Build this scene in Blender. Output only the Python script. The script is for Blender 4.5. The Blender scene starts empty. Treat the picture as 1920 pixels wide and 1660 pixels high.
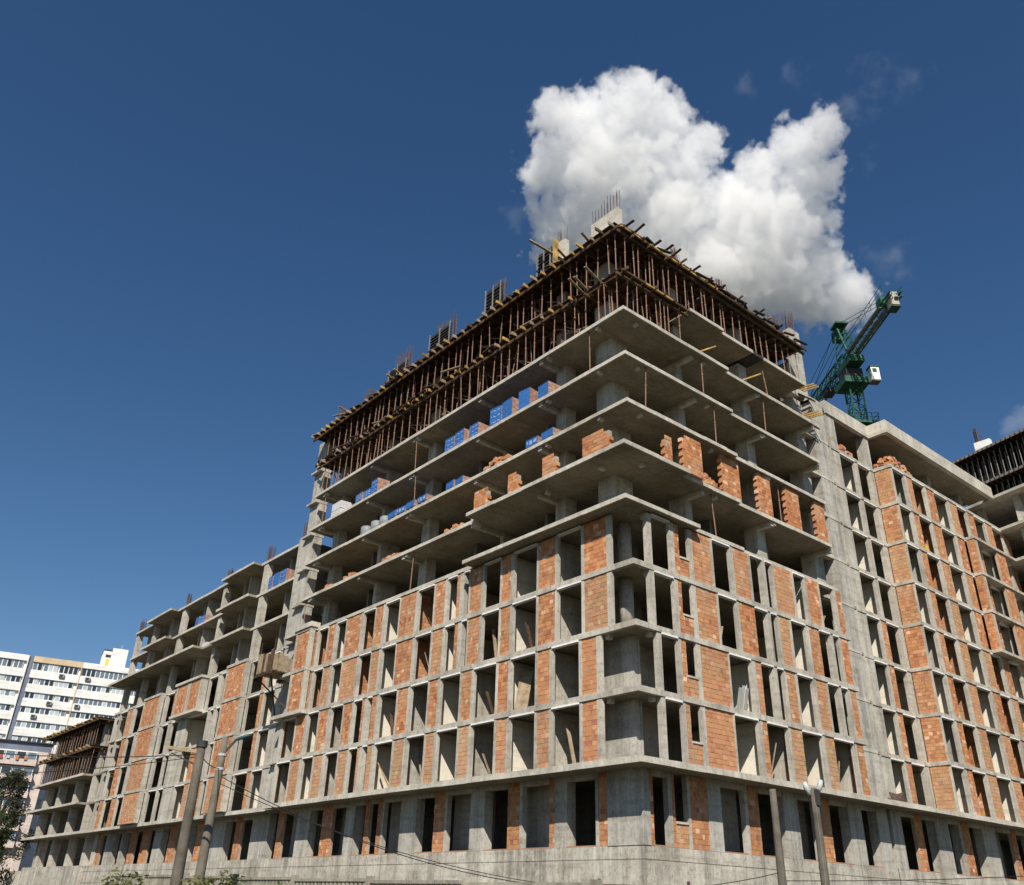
import bpy, math, random
from mathutils import Vector, Matrix
random.seed(7)
SC = bpy.context.scene
COL = SC.collection
R_ = math.radians

# ------------------------------------------------------------------ camera
# units: metres, eye level z = 0, ground z = GZ; +X runs along the right facade, +Y along the left one
GZ = -1.7
YAW, PITCH, ROLL = R_(50.764), R_(28.137), R_(1.872)
fw = Vector((math.cos(PITCH) * math.cos(YAW), math.cos(PITCH) * math.sin(YAW), math.sin(PITCH)))
rt = Vector((math.sin(YAW), -math.cos(YAW), 0)); up = rt.cross(fw)
rt2 = math.cos(ROLL) * rt + math.sin(ROLL) * up
up2 = -math.sin(ROLL) * rt + math.cos(ROLL) * up
cd = bpy.data.cameras.new('camera'); cam = bpy.data.objects.new('camera', cd); COL.objects.link(cam)
m = Matrix.Identity(4)
for i in range(3):
    m[i][0], m[i][1], m[i][2] = rt2[i], up2[i], -fw[i]
cam.matrix_world = m
cd.sensor_fit = 'HORIZONTAL'; cd.sensor_width = 36.0; cd.lens = 36.0 * 1628.0 / 1920.0
cd.clip_start = 0.1; cd.clip_end = 20000
SC.camera = cam

# ------------------------------------------------------------------ sky, sun, exposure
SUN = Vector((-1.0, -1.0, 1.26)).normalized()
w = bpy.data.worlds.new('World'); SC.world = w; w.use_nodes = True
nt = w.node_tree; nt.nodes.clear()
sky = nt.nodes.new('ShaderNodeTexSky'); sky.sky_type = 'NISHITA'; sky.sun_disc = False
sky.sun_elevation = math.asin(SUN.z); sky.sun_rotation = R_(225)
sky.altitude = 300; sky.air_density = 1.0; sky.dust_density = 0.4; sky.ozone_density = 2.0
bg = nt.nodes.new('ShaderNodeBackground'); bg.inputs[1].default_value = 0.07
wo = nt.nodes.new('ShaderNodeOutputWorld')
hs = nt.nodes.new('ShaderNodeHueSaturation'); hs.inputs['Saturation'].default_value = 1.23; hs.inputs['Hue'].default_value = 0.502
nt.links.new(sky.outputs[0], hs.inputs['Color']); nt.links.new(hs.outputs[0], bg.inputs[0]); nt.links.new(bg.outputs[0], wo.inputs[0])
ld = bpy.data.lights.new('sun', 'SUN'); ld.energy = 5.0; ld.angle = R_(0.53); ld.color = (1.0, 0.935, 0.83)
lo = bpy.data.objects.new('sun', ld); COL.objects.link(lo); lo.rotation_euler = (-SUN).to_track_quat('-Z', 'Y').to_euler()
SC.view_settings.view_transform = 'Standard'; SC.view_settings.look = 'None'
SC.view_settings.exposure = 0.31; SC.view_settings.gamma = 1.0
SC.render.engine = 'CYCLES'
cy = SC.cycles
cy.max_bounces = 20; cy.diffuse_bounces = 3; cy.glossy_bounces = 2; cy.transmission_bounces = 2
cy.volume_bounces = 20; cy.volume_step_rate = 1.8; cy.use_denoising = True; cy.caustics_reflective = False; cy.caustics_refractive = False

# ------------------------------------------------------------------ materials
MATS = {}
def nodes_of(name, rough=0.85):
    mt = bpy.data.materials.new(name); mt.use_nodes = True; MATS[name] = mt
    t = mt.node_tree; b = t.nodes['Principled BSDF']; b.inputs['Roughness'].default_value = rough
    b.inputs['Specular IOR Level'].default_value = 0.25
    return mt, t, b
def N(t, typ, **kw):
    n = t.nodes.new(typ)
    for k, v in kw.items(): setattr(n, k, v)
    return n
def coords(t, scale=(1, 1, 1)):
    tc = N(t, 'ShaderNodeTexCoord'); mp = N(t, 'ShaderNodeMapping'); mp.inputs['Scale'].default_value = scale
    t.links.new(tc.outputs['Object'], mp.inputs['Vector']); return mp.outputs[0]
def noise(t, vec, scale, detail=4, rough=0.6):
    n = N(t, 'ShaderNodeTexNoise'); n.inputs['Scale'].default_value = scale
    n.inputs['Detail'].default_value = detail; n.inputs['Roughness'].default_value = rough
    t.links.new(vec, n.inputs['Vector']); return n.outputs['Fac']
def ramp(t, fac, stops):
    r = N(t, 'ShaderNodeValToRGB'); e = r.color_ramp.elements
    while len(e) < len(stops): e.new(0.5)
    for el, (p, c) in zip(e, stops): el.position = p; el.color = (*c, 1) if len(c) == 3 else c
    t.links.new(fac, r.inputs[0]); return r.outputs[0]
def mixc(t, fac, a, b, mode='MIX'):
    n = N(t, 'ShaderNodeMix', data_type='RGBA', blend_type=mode)
    for s, v in ((0, fac), (6, a), (7, b)):
        if hasattr(v, 'links'): t.links.new(v, n.inputs[s])
        elif s == 0: n.inputs[0].default_value = v
        else: n.inputs[s].default_value = (*v, 1)
    return n.outputs[2]
def bump(t, b, h, strength=0.3, dist=0.02):
    n = N(t, 'ShaderNodeBump'); n.inputs['Strength'].default_value = strength; n.inputs['Distance'].default_value = dist
    t.links.new(h, n.inputs['Height']); t.links.new(n.outputs[0], b.inputs['Normal'])
def concrete(name, c, dark, stain=0.5, streak=0.5, boards=0.0):
    mt, t, b = nodes_of(name, 0.9)
    p = coords(t)
    big = noise(t, p, 0.35, 5, 0.65)
    col = ramp(t, big, [(0.3, dark), (0.62, c)])
    st = noise(t, coords(t, (1.5, 1.5, 0.13)), 1.0, 7, 0.72)
    s2 = ramp(t, st, [(0.36, (1 - streak,) * 3), (0.56, (1, 1, 1)), (0.75, (1 + streak * .22,) * 3)])
    col = mixc(t, 1.0, col, s2, 'MULTIPLY')
    sp = noise(t, p, 5.5, 6, 0.75)
    s3 = ramp(t, sp, [(0.3, (1 - stain * .5,) * 3), (0.5, (1, .99, .97)), (0.7, (1.08, 1.07, 1.05))])
    col = mixc(t, 1.0, col, s3, 'MULTIPLY')
    if boards:
        wv = N(t, 'ShaderNodeTexWave', wave_type='BANDS', bands_direction='DIAGONAL'); wv.inputs['Scale'].default_value = 0.9
        wv.inputs['Distortion'].default_value = 1.5
        t.links.new(coords(t, (2.2, 2.2, 0.0)), wv.inputs['Vector'])
        col = mixc(t, boards, col, ramp(t, wv.outputs['Fac'], [(0.0, (.55, .54, .5)), (0.25, (1, 1, 1))]), 'MULTIPLY')
    t.links.new(col, b.inputs['Base Color'])
    pl = noise(t, coords(t, (.25, .25, 2.6)), 1.0, 3, 0.5)      # faint pour lines
    col = mixc(t, 1.0, col, ramp(t, pl, [(0.36, (.84, .83, .81)), (0.46, (1, 1, 1))]), 'MULTIPLY')
    bl = noise(t, p, 1.3, 6, 0.7)                                  # blotches of laitance and damp
    col = mixc(t, ramp(t, bl, [(0.56, (0, 0, 0)), (0.70, (.45 * stain, .45 * stain, .45 * stain))]), col, tuple(v * 1.35 for v in c))
    col = mixc(t, ramp(t, bl, [(0.28, (.5 * stain, .5 * stain, .5 * stain)), (0.40, (0, 0, 0))]), col, tuple(v * .62 for v in dark))
    ru = noise(t, coords(t, (2.4, 2.4, 0.22)), 1.0, 4, 0.6)
    col = mixc(t, ramp(t, ru, [(0.70, (0, 0, 0)), (0.80, (.4, .4, .4))]), col, (.30, .17, .08))
    if name == 'concrete_soffit_shade':
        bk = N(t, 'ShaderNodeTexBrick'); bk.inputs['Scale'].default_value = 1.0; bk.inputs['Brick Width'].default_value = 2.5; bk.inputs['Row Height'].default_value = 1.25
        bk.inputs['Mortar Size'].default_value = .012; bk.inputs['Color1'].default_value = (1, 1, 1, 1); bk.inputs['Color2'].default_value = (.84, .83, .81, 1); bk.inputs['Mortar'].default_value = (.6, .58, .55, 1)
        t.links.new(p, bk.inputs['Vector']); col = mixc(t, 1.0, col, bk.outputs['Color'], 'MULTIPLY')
    t.links.new(col, b.inputs['Base Color'])
    bump(t, b, sp, 0.35, 0.02)
    return mt
concrete('concrete', (.52, .49, .43), (.38, .355, .305), 0.8, 0.34)
concrete('concrete_column', (.49, .47, .425), (.36, .34, .30), 0.8, 0.38, 0.10)
concrete('concrete_slab', (.57, .54, .475), (.43, .40, .345), 0.7, 0.24)
concrete('concrete_soffit_shade', (.33, .30, .24), (.21, .185, .14), 0.8, 0.15)  # darker than the slab edges: shade under the floors put into the colour
concrete('concrete_plinth', (.55, .52, .455), (.38, .35, .30), 1.1, 0.45, 0.06)
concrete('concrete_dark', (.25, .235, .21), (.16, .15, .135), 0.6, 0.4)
concrete('aac_block', (.80, .75, .65), (.70, .65, .56), 0.25, 0.1)
concrete('mortar', (.46, .36, .28), (.36, .27, .20), 0.5, 0.1)
concrete('fence_concrete', (.40, .37, .30), (.27, .25, .2), 0.8, 0.4)
concrete('pole_concrete', (.165, .148, .12), (.10, .088, .07), 0.6, 0.35)
concrete('render_white', (.80, .80, .79), (.70, .70, .69), 0.25, 0.10)
concrete('render_beige', (.62, .50, .34), (.52, .42, .28), 0.25, 0.12)
concrete('render_pink', (.64, .54, .49), (.54, .45, .41), 0.4, 0.16)
concrete('render_blue_and_shade', (.17, .20, .27), (.13, .15, .2), 0.25, 0.1)  # also colours the tower's joint recess, where it stands for shade
concrete('dirt', (.10, .095, .075), (.06, .065, .045), 0.8, 0.0)

def brick_mat():
    mt, t, b = nodes_of('brick', 0.88)
    a = N(t, 'ShaderNodeAttribute', attribute_name='tint')
    p = coords(t)
    g = noise(t, p, 9.0, 5, 0.7)
    c = mixc(t, 1.0, a.outputs['Color'], ramp(t, g, [(0.28, (.72, .7, .68)), (0.55, (1, 1, 1)), (0.75, (1.18, 1.2, 1.2))]), 'MULTIPLY')
    g2 = noise(t, p, 0.8, 4, 0.6)
    c = mixc(t, ramp(t, g2, [(0.50, (0, 0, 0)), (0.72, (.55, .55, .55))]), c, (.48, .345, .225))
    t.links.new(c, b.inputs['Base Color'])
    rb = N(t, 'ShaderNodeTexWave', wave_type='BANDS', bands_direction='Z'); rb.inputs['Scale'].default_value = 22
    t.links.new(p, rb.inputs['Vector'])
    bump(t, b, rb.outputs['Fac'], 0.25, 0.008)
brick_mat()
def simple(name, c, c2=None, rough=0.7, scale=3.0, metal=0.0, spec=None, stretch=(1, 1, 1)):
    mt, t, b = nodes_of(name, rough)
    c2 = c2 or tuple(v * 0.7 for v in c)
    t.links.new(ramp(t, noise(t, coords(t, stretch), scale, 5, 0.65), [(0.32, c2), (0.64, c)]), b.inputs['Base Color'])
    b.inputs['Metallic'].default_value = metal
    if spec is not None: b.inputs['Specular IOR Level'].default_value = spec
    return mt
simple('rust_steel', (.30, .19, .14), (.17, .095, .065), 0.75, 4)
simple('rebar', (.115, .075, .06), (.07, .045, .038), 0.8, 6)
simple('formwork_ply', (.075, .04, .022), (.03, .018, .011), 0.75, 2.2)
simple('formwork_timber', (.12, .072, .038), (.045, .027, .016), 0.75, 1.7)
simple('yellow_beam', (.50, .33, .10), (.17, .10, .04), 0.75, 1.5)
simple('old_plank', (.36, .28, .19), (.19, .14, .09), 0.85, 3)
simple('dark_steel', (.055, .05, .05), (.03, .028, .028), 0.6, 4)
simple('blue_wrap', (.045, .16, .42), (.025, .09, .28), 0.4, 7, 0, .5)
simple('wrap_print', (.62, .66, .75), (.45, .52, .66), 0.4, 9)
simple('pallet_brick', (.42, .22, .16), (.30, .16, .12), 0.85, 7)
simple('crane_green', (.035, .12, .065), (.018, .068, .04), 0.6, 2.5)
simple('crane_grey', (.23, .22, .20), (.14, .13, .12), 0.7, 2.5)
simple('white_paint', (.82, .82, .80), (.72, .72, .70), 0.4, 3)
simple('galvanised', (.48, .49, .49), (.38, .39, .40), 0.45, 3)
simple('plastic_grey', (.24, .26, .27), (.18, .2, .21), 0.5, 2)
simple('plastic_yellow', (.75, .58, .06), (.6, .45, .05), 0.5, 2)
simple('teal_paint', (.03, .09, .10), (.02, .06, .07), 0.4, 3)
simple('cable_black', (.018, .018, .018), (.012, .012, .012), 0.6, 3)
simple('bark', (.14, .10, .07), (.08, .06, .04), 0.9, 5)
simple('glass_dark', (.035, .045, .055), (.02, .028, .035), 0.12, 1, 0, .6)
simple('glass_grey', (.16, .20, .24), (.10, .13, .16), 0.15, .6, 0, .6)
simple('glass_pale', (.48, .52, .53), (.36, .41, .44), 0.25, .5, 0, .5)
simple('blue_tarp', (.05, .10, .22), (.03, .06, .14), 0.5, 2)
simple('cloth_red', (.45, .12, .12), (.3, .08, .08), 0.8, 2)
simple('cloth_white', (.58, .58, .58), (.46, .46, .47), 0.8, 2)
simple('cloth_orange', (.5, .2, .09), (.4, .15, .07), 0.8, 2)
def leaf_mat(name, c, c2):
    mt, t, b = nodes_of(name, 0.6)
    a = N(t, 'ShaderNodeAttribute', attribute_name='tint')
    t.links.new(mixc(t, a.outputs['Fac'], c2, c), b.inputs['Base Color'])
    b.inputs['Transmission Weight'].default_value = 0.0
    tr = N(t, 'ShaderNodeBsdfTranslucent'); tr.inputs[0].default_value = (*[v * 1.3 for v in c], 1)
    mx = N(t, 'ShaderNodeMixShader'); mx.inputs[0].default_value = 0.25
    t.links.new(b.outputs[0], mx.inputs[1]); t.links.new(tr.outputs[0], mx.inputs[2])
    t.links.new(mx.outputs[0], t.nodes['Material Output'].inputs[0])
leaf_mat('leaf_dark', (.055, .072, .022), (.02, .03, .010))
leaf_mat('leaf_grey', (.075, .078, .045), (.03, .034, .02))
leaf_mat('leaf_green', (.13, .14, .035), (.06, .075, .02))

# ------------------------------------------------------------------ mesh helpers
class MB:
    def __init__(s): s.v = []; s.f = []; s.t = []
    def box(s, x0, x1, y0, y1, z0, z1, tint=None, j=0.0):
        if x1 < x0: x0, x1 = x1, x0
        if y1 < y0: y0, y1 = y1, y0
        n = len(s.v)
        for x, y, z in ((x0, y0, z0), (x1, y0, z0), (x1, y1, z0), (x0, y1, z0), (x0, y0, z1), (x1, y0, z1), (x1, y1, z1), (x0, y1, z1)):
            s.v.append((x + random.uniform(-j, j), y + random.uniform(-j, j), z + random.uniform(-j, j)) if j else (x, y, z))
        fs = [(n, n + 3, n + 2, n + 1), (n + 4, n + 5, n + 6, n + 7), (n, n + 1, n + 5, n + 4), (n + 1, n + 2, n + 6, n + 5), (n + 2, n + 3, n + 7, n + 6), (n + 3, n, n + 4, n + 7)]
        s.f += fs
        if tint: s.t += [tint] * 6
        return s
    def bar(s, a, b, w, h=None, upv=(0, 0, 1)):
        a, b = Vector(a), Vector(b); d = (b - a).normalized(); h = h or w
        u = Vector(upv)
        if abs(d.dot(u)) > 0.98: u = Vector((1, 0, 0))
        r = d.cross(u).normalized() * (w / 2); u = r.cross(d).normalized() * (h / 2)
        n = len(s.v)
        for p in (a, b):
            for q in (-r - u, r - u, r + u, -r + u): s.v.append(tuple(p + q))
        s.f += [(n, n + 1, n + 2, n + 3), (n + 7, n + 6, n + 5, n + 4)] + [(n + i, n + 4 + i, n + 4 + (i + 1) % 4, n + (i + 1) % 4) for i in range(4)]
        return s
    def tube(s, pts, r, k=6):
        rings = []
        rr = r if isinstance(r, (list, tuple)) else [r] * len(pts)
        pts = [Vector(p) for p in pts]
        for i, p in enumerate(pts):
            d = (pts[min(i + 1, len(pts) - 1)] - pts[max(i - 1, 0)]).normalized()
            u = Vector((0, 0, 1)) if abs(d.z) < 0.9 else Vector((1, 0, 0))
            a = d.cross(u).normalized(); b = a.cross(d).normalized(); n = len(s.v)
            for q in range(k):
                an = 2 * math.pi * q / k
                s.v.append(tuple(p + (a * math.cos(an) + b * math.sin(an)) * rr[i]))
            rings.append(n)
        for i in range(len(rings) - 1):
            for q in range(k):
                s.f.append((rings[i] + q, rings[i] + (q + 1) % k, rings[i + 1] + (q + 1) % k, rings[i + 1] + q))
        s.f.append(tuple(rings[0] + q for q in range(k))[::-1]); s.f.append(tuple(rings[-1] + q for q in range(k)))
        return s
    def prism(s, poly, z0, z1):
        a = sum(poly[i][0] * poly[(i + 1) % len(poly)][1] - poly[(i + 1) % len(poly)][0] * poly[i][1] for i in range(len(poly)))
        if a < 0: poly = poly[::-1]
        n = len(s.v); k = len(poly)
        s.v += [(x, y, z0) for x, y in poly] + [(x, y, z1) for x, y in poly]
        s.f += [tuple(range(n, n + k))[::-1], tuple(range(n + k, n + 2 * k))]
        s.f += [(n + i, n + (i + 1) % k, n + k + (i + 1) % k, n + k + i) for i in range(k)]
        return s
    def mesh(s, name, mat):
        me = bpy.data.meshes.new(name); me.from_pydata(s.v, [], s.f)
        if s.t:
            at = me.color_attributes.new('tint', 'FLOAT_COLOR', 'CORNER'); vals = []
            for p, c in zip(me.polygons, s.t):
                vals += list((*c, 1.0)) * p.loop_total
            at.data.foreach_set('color', vals)
        me.materials.append(MATS[mat]); me.update()
        return me
    def build(s, name, mat, parent=None, kind=None, smooth=False):
        me = s.mesh(name, mat)
        if smooth: me.polygons.foreach_set('use_smooth', [True] * len(me.polygons))
        return place(name, me, parent, kind)
def wloc(o):
    v = Vector((0, 0, 0))
    while o is not None: v += o.location; o = o.parent
    return v
def place(name, me, parent=None, kind=None, loc=None):
    o = bpy.data.objects.new(name, me); COL.objects.link(o)
    base = Vector(loc) if loc is not None else Vector((0, 0, 0))
    if parent is not None:
        o.parent = parent; o.location = base - wloc(parent)     # meshes are modelled in world metres
    else: o.location = base
    if kind: o['kind'] = kind
    return o
def tag(o, label, cat, group=None):
    o['label'] = label; o['category'] = cat
    if group: o['group'] = group
    return o
def thing(name, label, cat, loc, group=None):
    o = bpy.data.objects.new(name, None); o.empty_display_size = 0.3; COL.objects.link(o); o.location = loc
    return tag(o, label, cat, group)
def ordn(i):
    return ['first', 'second', 'third', 'fourth', 'fifth', 'sixth', 'seventh', 'eighth', 'ninth', 'tenth', 'eleventh', 'twelfth'][i - 1] if i <= 12 else '%d%s' % (i, 'th' if 10 < i % 100 < 20 else {1: 'st', 2: 'nd', 3: 'rd'}.get(i % 10, 'th'))
def bx(name, mat, parent, *a, kind=None, j=0.0):
    return MB().box(*a, j=j).build(name, mat, parent, kind)
def LV(i): return 5.95 + 3.0 * (i - 1)     # top of floor slab i
LX, RY = 29.45, 26.6                       # planes of the two facades of the corner block
GX, GY = 31.0, 28.0                        # planes of the recessed ground storey
PT = 2.55                                  # top of the plinth wall

# ------------------------------------------------------------------ ground
g = MB(); g.v = [(-3000, -3000, GZ), (3000, -3000, GZ), (3000, 3000, GZ), (-3000, 3000, GZ)]; g.f = [(0, 1, 2, 3)]
g.build('ground', 'dirt', None, 'structure')

# ------------------------------------------------------------------ facade kit
def fbox(mb, side, P, u0, u1, d0, d1, z0, z1, tint=None, j=0.0):
    if side == 'L': mb.box(P + d0, P + d1, u0, u1, z0, z1, tint, j)
    else: mb.box(u0, u1, P + d0, P + d1, z0, z1, tint, j)
    return mb
BR_BASE = [(.51, .215, .092), (.47, .19, .08), (.57, .275, .13), (.50, .23, .105), (.43, .155, .07), (.54, .24, .10)]
def tint(dirty=0.0, warm=0.0):
    c = random.choice(BR_BASE); k = random.uniform(.8, 1.14)
    if random.random() < 0.05: c = (.72, .45, .29)
    elif random.random() < 0.05: c = (.36, .12, .07)
    r = [v * k for v in c]
    gcol = (.50, .33, .20)
    return tuple(a * (1 - dirty) + b * dirty * random.uniform(.75, 1.15) for a, b in zip(r, gcol))
# brick meshes for the bricks that are objects of their own (unit box, scaled per brick)
BRV = {}
def brick_variants():
    for i in range(12):
        mb = MB(); mb.box(-.5, .5, -.5, .5, -.5, .5, tint(0.1), 0.012)
        BRV[i] = mb.mesh('brick', 'brick')
brick_variants()
SINGLE = {}
def brick_panel(side, P, u0, u1, z0, z1, bld, dirty=None, front=0.05, depth=0.27, single=False, ragged=False, name='brick_panel'):
    """mortar core plus courses of hollow clay blocks standing proud of it"""
    if u1 - u0 < 0.08: return
    if dirty is None: dirty = random.choice((.05, .12, .2, .3, .5))
    core = MB(); fbox(core, side, P, u0, u1, front + .016, depth, z0, z1 if not ragged else z1 - .25)
    pn = core.build(name, 'mortar', bld)
    ch = 0.222; n = max(1, round((z1 - z0) / ch)); ch = (z1 - z0) / n
    mb = MB(); hue = random.uniform(.9, 1.08)
    for r in range(n):
        L = 0.30; off = (r % 2) * .15 + random.uniform(-.03, .03)
        u = u0 - off
        a_lim, b_lim = u0, u1
        if ragged and r > n - 4: a_lim = u0 + random.choice((0, .19, .38)) * (1 if r > n - 3 else .5)
        while u < u1 - .02:
            ln = L * random.uniform(.82, 1.1)
            if random.random() < .12: ln *= .55
            a, b = max(u, a_lim), min(u + ln, b_lim)
            u += ln
            if b - a < .06: continue
            df = front + random.uniform(-.006, .012)
            za, zb = z0 + r * ch + .007, z0 + (r + 1) * ch - .009
            a += .006; b -= .007
            if single and SINGLE.get(bld.name, 0) < 295:
                SINGLE[bld.name] = SINGLE.get(bld.name, 0) + 1
                o = bpy.data.objects.new('brick', BRV[random.randrange(12)]); COL.objects.link(o); o.parent = pn
                cu, cz, cdp = (a + b) / 2, (za + zb) / 2, df + .03
                c = Vector((P + cdp, cu, cz)) if side == 'L' else Vector((cu, P + cdp, cz))
                o.location = c - wloc(pn)
                o.scale = (.06, b - a, zb - za) if side == 'L' else (b - a, .06, zb - za)
            else:
                tc = tint(dirty); tc = tuple(v * hue for v in tc)
                fbox(mb, side, P, a, b, df, df + .05, za, zb, tc)
    if mb.v: mb.build('brick_courses', 'brick', pn, 'stuff')
    return pn
def partition(side, P, u, z0, z1, kind, bld, d0=0.22, d1=4.6):
    """cross wall whose face shows inside an opening"""
    if kind == 'white':
        mb = MB(); fbox(mb, side, P, u, u + .2, d0, d1, z0, z1); mb.build('partition_wall', 'aac_block', bld)
    elif kind == 'conc':
        mb = MB(); fbox(mb, side, P, u, u + .2, d0, d1, z0, z1); mb.build('partition_wall', 'concrete_column', bld)
    elif kind == 'brick':
        o = 'R' if side == 'L' else 'L'
        if side == 'L': brick_panel('R', u, P + d0, P + d1, z0, z1, bld, front=0, depth=.2)
        else: brick_panel('L', u, P + d0, P + d1, z0, z1, bld, front=0, depth=.2)
    elif kind == 'mix':
        if side == 'L': brick_panel('R', u, P + d0, P + d0 + .42, z0, z1, bld, front=0, depth=.2)
        else: brick_panel('L', u, P + d0, P + d0 + .42, z0, z1, bld, front=0, depth=.2)
        mb = MB(); fbox(mb, side, P, u + .01, u + .2, d0 + .44, d1, z0, z1); mb.build('partition_wall', 'concrete', bld)
def storey(side, P, z0, z1, items, bld, parts=(), singles=(), lint=True, bandh=.28, postd=.03, dust=None):
    """items: (kind,u0,u1[,opt]) with kind b brick, p post, c pillar, w window over a brick parapet"""
    zt = z1 - bandh; prev = None; k = 0
    for it in items:
        kd, u0, u1 = it[0], it[1], it[2]
        if prev is not None and u0 - prev > .22:
            if lint:
                mb = MB(); fbox(mb, side, P, prev - .02, u0 + .02, -.045, .22, zt - .085, zt - .002); mb.build('lintel', 'render_white', bld)
            kind = parts[k] if k < len(parts) else None; k += 1
            if kind: partition(side, P, u0 + .55, z0, zt, kind, bld)
        if kd == 'b': brick_panel(side, P, u0, u1, z0, zt, bld, single=(it[1] in singles), dirty=random.choice(dust) if dust else None)
        elif kd in 'pc':
            dep = .20 if kd == 'p' else .30
            mb = MB(); fbox(mb, side, P, u0, u1, postd + random.uniform(-.008, .008), dep, z0, zt)
            mb.build('post' if kd == 'p' else 'pillar', 'concrete', bld)
        elif kd == 'w':
            brick_panel(side, P, u0, u1, z0, z0 + .92, bld)
            mb = MB(); fbox(mb, side, P, u0, u1, .0, .30, z0 + .925, z0 + 1.02); mb.build('window_sill', 'concrete_slab', bld)
        prev = u1
def band_box(side, P, u0, u1, z, bld, h=.28, d0=-.02, d1=.26, mat='concrete'):
    u = u0
    while u < u1 - .02:
        ln = random.uniform(2.6, 4.0); e = u1 if u + ln > u1 - 1.2 else u + ln
        mb = MB(); fbox(mb, side, P, u, e - .004, d0 + random.uniform(-.01, .012), d1, z - h + random.uniform(-.008, .006), z + random.uniform(-.01, .006)); mb.build('floor_band', mat, bld); u = e
def slab(poly, z, bld, th=.20, mat='concrete_soffit_shade'):
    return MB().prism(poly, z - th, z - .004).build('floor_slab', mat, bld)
def edge_strip(pts, z, bld, th=.2, w=.06):
    """pale cast edge of a floor slab, one piece per formwork board"""
    for (x0, y0), (x1, y1) in zip(pts, pts[1:]):
        along_y = abs(x1 - x0) < abs(y1 - y0)
        a, b = (min(y0, y1) - (w if y1 < y0 else 0), max(y0, y1)) if along_y else (min(x0, x1), max(x0, x1))
        if not along_y and b - a < .05: continue
        u = a
        while u < b - .02:
            ln = random.uniform(1.9, 3.2)
            e = b if u + ln > b - .8 else u + ln
            o_, dz, dt = random.uniform(-.012, .014), random.uniform(-.012, .008), random.uniform(-.012, .012)
            if along_y: q = (x0 - w + o_, x0 + .02, u, e - .005)
            else: q = (u, e - .005, y0 - w + o_, y0 + .02)
            bx('slab_edge', 'concrete_slab', bld, *q, z - th - .02 + dt, z + dz); u = e

# ------------------------------------------------------------------ corner block
cb = thing('apartment_block', 'tall unfinished concrete and brick corner block under timber formwork', 'building', (40, 40, GZ))
def lpoly(x, y, ylen=62.6, xlen=48.5):
    return [(x, y), (xlen, y), (xlen, 27.95), (52.3, 27.95), (52.3, 41), (43, 41), (43, ylen), (x, ylen)]
# ground storey and plinth
slab([(29.46, 26.62), (50.4, 26.62), (52.3, 26.62), (52.3, 41), (43, 41), (43, 64.3), (30.3, 64.3), (30.3, 62.9), (29.46, 62.9)], LV(1), cb, .24)
edge_strip([(29.46, 62.9), (29.46, 26.62)], LV(1), cb, .26); edge_strip([(29.46, 26.62), (52.3, 26.62)], LV(1), cb, .26)
def plinth(side, P, u0, u1, bld):
    mb = MB(); fbox(mb, side, P, u0 + .12, u1, .03, .5, GZ, PT - .002); mb.build('plinth_wall', 'concrete_dark', bld)
    u = u0
    while u < u1 - .4:
        ln = min(random.choice((2.45, 2.6, 2.75)), u1 - u)
        for a, b in ((2.0, PT), (.95, 1.99), (-.35, .94)):
            mb = MB(); fbox(mb, side, P, u + .012, u + ln - .012, random.uniform(-.012, .012), .05, a + .006, b - .012); mb.build('plinth_panel', 'concrete_plinth', bld)
        u += ln
    mb = MB(); fbox(mb, side, P, u0, u1, 0, .05, GZ, -.36); mb.build('plinth_footing', 'concrete_plinth', bld)
def ground_storey(side, P, items, bld, zb=PT, zt=None):
    zt = zt or LV(1) - .24
    prev = None
    for it in items:
        kd, u0, u1 = it[:3]
        if prev is not None and u0 - prev > .3:
            mb = MB(); fbox(mb, side, P, prev, u0, .04, .3, zt - .26, zt); mb.build('lintel', 'concrete', bld)
            for q in range(int((u0 - prev) / .36) + 1):     # bare course of blocks on the sill
                a = prev + q * .36
                if a + .1 > u0: break
            mb = MB(); fbox(mb, side, P, prev, u0, .03, .28, zb, zb + .05, (.36, .19, .12)); mb.build('sill_course', 'brick', bld)
        if kd == 'b': brick_panel(side, P, u0, u1, zb, zt, bld, dirty=.15)
        elif kd == 'w':
            brick_panel(side, P, u0, u1, zb, zb + 1.0, bld)
            mb = MB(); fbox(mb, side, P, u0, u1, .0, .3, zb + 1.0, zb + 1.1); mb.build('window_sill', 'concrete_slab', bld)
        else:
            mb = MB(); fbox(mb, side, P, u0, u1, .02, .6 if kd == 'c' else .32, zb, zt); mb.build('pillar' if kd == 'c' else 'post', 'concrete_column', bld)
        prev = u1
plinth('L', GX, GY, 64.6, cb); plinth('R', GY, GX + .06, 52.3, cb)
GL = [('b', 30.17, 30.8), ('p', 30.8, 30.97), ('c', 32.9, 33.78), ('b', 33.8, 34.2), ('p', 36.2, 36.4), ('b', 36.4, 37.4), ('c', 39.3, 40.52), ('p', 42.65, 42.85), ('b', 42.85, 43.95),
      ('c', 45.7, 47.35), ('p', 49.2, 49.4), ('b', 49.4, 49.97), ('b', 50.9, 51.42), ('c', 52.7, 53.77), ('b', 55.5, 56.9), ('c', 58.6, 60.4), ('b', 62.55, 63.4)]
ground_storey('L', GX, GL, cb)
GR = [('b', 31.46, 31.77), ('p', 32.75, 33.0), ('b', 33.0, 33.25), ('w', 33.25, 34.12), ('p', 34.12, 34.3), ('b', 34.3, 35.6), ('c', 35.6, 36.6), ('p', 38.45, 38.68), ('b', 38.68, 39.65),
      ('c', 41.7, 43.0), ('p', 44.6, 44.85), ('b', 44.85, 46.05), ('c', 47.85, 49.25), ('c', 50.85, 52.05)]
ground_storey('R', GY, GR, cb)
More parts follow.
